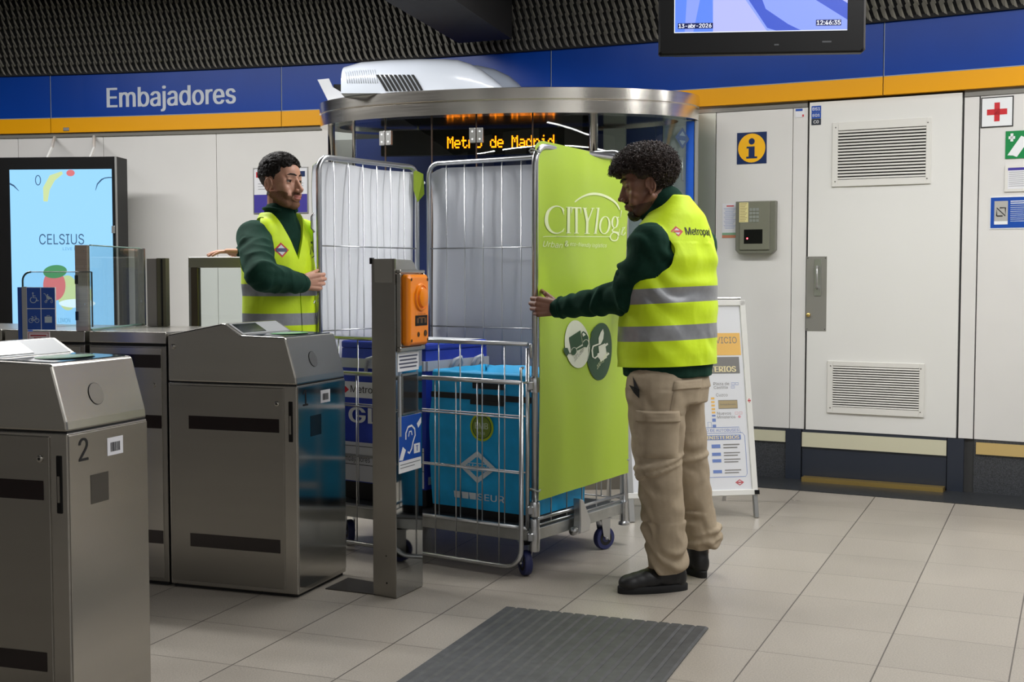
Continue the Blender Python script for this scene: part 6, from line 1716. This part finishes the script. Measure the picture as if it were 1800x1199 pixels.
# hair mass and curls, goatee
def rm_keep(q):
    x, y, z = q
    if y > .075: return z > .066
    if y > .02: return z > .052+(.0 if y < .05 else .008)
    if y > -.02: return z > .034
    return z > -.040-.2*(y+.02)*0
m = MB(); random.seed(5); cnt = 0
rad = (.090, .108, .078); cen = (0, .000, .060)
while cnt < 230:
    v = V((random.gauss(0, 1), random.gauss(0, 1), random.gauss(0, 1))).normalized()
    q = V((cen[0]+rad[0]*v.x*.88, cen[1]+rad[1]*v.y*.88, cen[2]+rad[2]*v.z*.88))
    if not rm_keep(q+V((0, 0, -.004))) : continue
    cnt += 1; m.ell(HL @ (q*hs), random.uniform(.020, .027)*hs, None, 10, 8)
me = voxel(m, .004, 2); displace(me, lambda p, n: .006*noise.noise(p*85)+.004*noise.noise(p*170))
hr = link(me, 'hair', [hair_c], person)
curls(HL, hs, hr, cen, (.101, .119, .088), rm_keep, 3200, hair_c, .0052, .0011)
patch_from(bm_, HL, hs, lambda c: c.y > .052 and abs(c.x) < .036 and c.z < -.082, .007, hair_b, 'beard', person, .004)
patch_from(bm_, HL, hs, lambda c: c.y > .0 and c.z < -.062 and c.z > -.10 and abs(c.x) > .030, .0012, mat('stubble_tan', (84, 58, 46), .8), 'stubble', person)
patch_from(bm_, HL, hs, lambda c: c.y > .084 and -.052 < c.z < -.043 and abs(c.x) < .024, .0008, mat('moustache_dark', (52, 36, 30), .85, 0, .2), 'moustache', person, .0003)

# ------------------------------------------------------------------ bearded man on the left
f = V((.74, -.67, 0)).normalized(); l = V((-f.y, f.x, 0)); r_ = -l
X0, Y0 = -1.060, 5.62
def sec2(dx, dy, z, w, df, db): return (V((X0+dx, Y0+dy, z)), r_, f, w, df, db)
HM = head_frame((-1.050, 5.60, 1.648), (.86, -.50, .02)); ms = 1.04
m = MB(); head_prims(m, HM, ms, 1.02, 1.02)
m.cap((X0-.005, Y0, 1.47), (-1.062, 5.615, 1.60), .058, .056)
loft(m, [sec2(0, 0, .85, .12, .09, .09), sec2(0, 0, 1.05, .12, .09, .09), sec2(0, 0, 1.28, .14, .09, .09), sec2(0, 0, 1.42, .13, .08, .09), sec2(0, 0, 1.47, .06, .05, .06)])
sR, eR, wR = V((-1.155, 5.50, 1.405)), V((-1.078, 5.25, 1.235)), V((-.943, 5.475, 1.200))
sL, eL, wL = V((-.945, 5.74, 1.410)), V((-1.13, 6.0, 1.30)), V((-1.315, 6.04, 1.352))
for a, b, c in ((sR, eR, wR), (sL, eL, wL)): m.cap(a, b, .044, .037); m.cap(b, c, .035, .026)
hand(m, wR, V((.75, .50, .06)), V((-.05, 0, 1)), V((-.55, .80, 0)), [(.55, .85, .5), (.60, .95, .5), (.65, 1.0, .5), (.75, 1.0, .5)], .02, 1.0, (.35, .4))
hand(m, wL, V((-.97, -.05, .0)), V((0, 1, 0)), V((0, 0, -1)), [(-.05, .25, .2), (.0, .25, .2), (.05, .3, .2), (.1, .3, .2)], .12, 1.0, (.6, .2))
hp = [(V((X0-.02, Y0-.10, .90)), V((-1.06, 5.53, .50)), V((-1.05, 5.56, .10))), (V((X0+.05, Y0+.10, .90)), V((-1.0, 5.76, .50)), V((-1.0, 5.80, .10)))]
for a, b, c in hp: m.cap(a, b, .075, .05); m.cap(b, c, .05, .036); m.cap(c, c+V((.08, -.05, -.05)), .034, .028)
bm2 = soften(voxel(m, .0028, 3), HM, ms)
p2 = link(bm2, 'person', [skin_l, lip_l]); tag(p2, 'man with short dark hair and stubble in a yellow vest behind gate 1, facing right', 'person')
Hi = HM.inverted()
for p in bm2.polygons:
    c = (Hi @ p.center)/ms
    if abs(c.x) < .022 and .088 < c.y < .12 and -.076 < c.z < -.051: p.material_index = 1
eyes(HM, p2, ms, (.22, .97, -.05)); brow(HM, p2, ms, brow_m, .0036); lashes(HM, p2, ms)
m = MB()
loft(m, [sec2(0, 0, .86, .165, .12, .12), sec2(0, 0, 1.0, .165, .13, .12), sec2(0, 0, 1.15, .168, .12, .12), sec2(0, 0, 1.30, .182, .115, .12), sec2(0, 0, 1.40, .170, .10, .11), sec2(0, 0, 1.46, .105, .08, .085), sec2(-.0, 0, 1.50, .075, .065, .07)])
m.ell(sR, (.078, .078, .078)); m.ell(sL, (.078, .078, .078)); arm_sleeve(m, sR, eR, wR, (.080, .066, .056, .043)); arm_sleeve(m, sL, eL, wL, (.072, .06, .054, .045))
m.cap((X0, Y0, 1.44), (X0+.0, Y0-.005, 1.515), .078, .074)
me = voxel(m, .006, 4)
def fz2(p, n):
    dl = (p-eR).length; a = .003+(.008*(1-dl/.28) if dl < .28 else 0)
    if p.z > 1.48: a = .0015
    return fold(p, a, 15, 11, 5)+(.006*math.sin((p.z-p.x*.6)*75+6*noise.noise(p*8))*max(0, noise.noise(p*5)+.3) if p.z < 1.40 and (p-eR).length < .24 else 0)
displace(me, fz2)
# open collar
fl2 = link(me, 'fleece', [fleece], p2)
m = MB(); cc = V((X0, Y0-.003, 1.535)); m.tube([cc+(r_*math.cos(t)+f*math.sin(t))*.075+Zu*(.004-.016*max(0, math.sin(t))**2) for t in [math.radians(a) for a in range(110, 432, 14)]], .0075, 8); m.build('collar_edge', fleece, fl2, smooth=True)
dR_ = (wR-eR).normalized(); x_ = dR_.orthogonal().normalized(); y_ = dR_.cross(x_)
tubes('cuff', [[wR-dR_*.010+(x_*math.cos(t)+y_*math.sin(t))*.039 for t in [i*math.pi/8 for i in range(17)]]], .007, fl2, fleece)
m = MB()
loft(m, [sec2(0, 0, .84, .185, .145, .14), sec2(0, 0, .95, .185, .150, .14), sec2(0, 0, 1.08, .182, .148, .138), sec2(0, 0, 1.20, .184, .138, .136), sec2(0, 0, 1.32, .192, .130, .134), sec2(0, 0, 1.39, .180, .118, .125), sec2(0, 0, 1.44, .145, .10, .11), sec2(-.0, 0, 1.485, .108, .088, .095), sec2(-.0, 0, 1.52, .088, .078, .082)], 48)
m.ell(sR+V((.03, .03, .022)), (.078, .078, .065)); m.ell(sL+V((-.03, -.03, .022)), (.078, .078, .065))
me = voxel(m, .0055, 8)
displace(me, lambda p, n: fold(p, .004, 6, 8, 9)+.003*noise.noise(V((p.x*5, p.y*5, p.z*12))))
pts = [(-.085, .03), (-.07, .078), (-.025, .098), (.02, .090), (.052, .055), (.068, .01), (.075, -.04), (.066, -.10), (.030, -.15), (-.03, -.165), (-.085, -.12), (-.098, -.04)]
cR = armcut(sR+V((.02, .02, -.005)), r_, f, Zu); cL = armcut(sL+V((-.02, -.02, -.01)), -r_, -f, Zu, -1)
ck = MB(); ck.cap((X0, Y0, 1.545), (X0, Y0, 1.80), .084, .15, 30)
cf = MB(mk(V((X0, Y0, 1.44)), r_, Zu, -f)); cf.prism([(-.105, .14), (0, -.135), (.105, .14)], -.32, -.02)
cz = MB(mk(V((X0, Y0, 1.0)), r_, Zu, -f)); cz.box(-.0025, .0025, -.3, .32, -.30, -.137)
me = boolean(me, [cR, cL, ck, cf, cz])
bands(me, [(1.142, 1.196, V((0, 0, 1))), (1.010, 1.064, V((0, 0, 1)))], V((X0, Y0, 0)))
vest2 = link(me, 'vest', [hivis, reflect], p2); me.set_sharp_from_angle(angle=math.radians(50))
F = mk(V((X0, Y0, 1.36))+f*.40, Zu.cross(f), Zu, f)
def badge(m):
    x, y = -.085, -.012
    m.m = 0; m.poly([(x-.034, y), (x, y-.034), (x+.034, y), (x, y+.034)], 0); m.m = 1; m.poly([(x-.024, y), (x, y-.024), (x+.024, y), (x, y+.024)], .0006); m.m = 2; m.rect(x-.024, y-.008, x+.024, y+.008, .001)
cast_art(me, F, badge, [red_sign, paper, blue_sign2], 'rhombus_badge', vest2)
def mark(m):
    m.stroke([(.075, -.03), (.09, .01), (.10, -.02)], .005, 0); m.disc(.093, .025, .006, z=0, n=10); m.stroke([(.083, -.045), (.105, -.035)], .004, 0)
cast_art(me, F, mark, [dk_green], 'green_mark', vest2)
m = MB()
loft(m, [sec2(0, 0, .80, .155, .11, .12), sec2(0, 0, .95, .155, .11, .12)])
for a, b, c in hp: leg(m, a, b, c, (.10, .09, .08, .07, .07))
me = voxel(m, .008, 4); displace(me, lambda p, n: fold(p, .006, 9, 9, 2)); link(me, 'trousers', [khaki], p2)
for a, b, c in hp: shoe(V((c.x+.17, c.y-.11, 0)), V((c.x-.06, c.y+.04, 0)), p2, 'shoe', .085, False)
# short hair
def lm_ok(q, e=0.0):
    x, y, z = q; ax_ = abs(x)
    if y > .070: return z > .086
    if y > .040: return z > .074-e
    if y > .020: return z > (.046 if ax_ > .05 else .074)
    if y > .006: return z > (.018-e if ax_ > .05 else .05)
    if y > -.028: return z > .032
    return z > -.044-.3*e
hair_s = noisy(mat('short_dark_hair', (30, 25, 23), .7, 0, .25), 140, .35)
m = MB(); random.seed(9); cnt = 0
while cnt < 620:
    v = V((random.gauss(0, 1), random.gauss(0, 1), random.gauss(0, 1))).normalized()
    q = V((.0725*v.x, -.011+.0945*v.y, .048+.0780*v.z))
    if not lm_ok(q) or q.z < .035: continue
    top = max(0, (q.z-.06)/.065); cnt += 1
    m.ell(HM @ ((q+v*(.003*top))*ms), (.0095+.0065*top)*ms, None, 10, 8)
me = voxel(m, .0030, 3); displace(me, lambda p, n: .0022*noise.noise(p*130)+.0020*noise.noise(p*300))
hr2 = link(me, 'hair', [hair_s], p2)
patch_from(bm2, HM, ms, lambda c: lm_ok(c) and c.z < .060 and not (abs(c.x) > .066 and -.03 < c.y < .012 and c.z < .030), .0035, noisy(mat('faded_hair', (50, 40, 36), .75), 300, .3), 'faded_sides', hr2, .0012)
m = MB(); random.seed(4); k = 0
while k < 2600:
    v = V((random.gauss(0, 1), random.gauss(0, 1), random.gauss(0, 1))).normalized(); q = V((.0745*v.x, -.010+.0985*v.y, .050+.0830*v.z))
    if not lm_ok(q) or q.z < .050: continue
    k += 1; top = max(0, (q.z-.05)/.08); d_ = (v+V((random.uniform(-.5, .5), .7*top+random.uniform(-.3, .5), random.uniform(-.3, .3)))).normalized(); L = .006+.010*top
    m.tube([HM @ (q*ms), HM @ ((q+d_*L*.6)*ms), HM @ ((q+d_*L+V((0, .003, -.001)))*ms)], [.0012, .0010, .0003], 3, caps=False)
m.build('hair_strands', hair_s, hr2, smooth=True)
stub = noisy(mat('stubble_brown', (126, 92, 72), .85, 0, .2), 300, .25)
def jawline(c):
    if c.z > -.030 or c.y < -.01: return False
    if (c.x/.027)**2+((c.z+.063)/.0155)**2 < 1 and c.y > .06: return False
    if abs(c.x) < .030 and c.z > -.040: return False
    return c.z < -.034-.35*max(0, c.y-.05)-(0 if abs(c.x) > .045 else .012) or (c.z < -.040 and abs(c.x) < .030 and c.y > .08)
patch_from(bm2, HM, ms, jawline, .0010, stub, 'stubble', p2)
patch_from(bm2, HM, ms, lambda c: c.y > .084 and -.0525 < c.z < -.042 and abs(c.x) < .027, .0015, hair_b if False else mat('moustache_brown', (96, 68, 54), .85, 0, .2), 'moustache', p2, .0008)
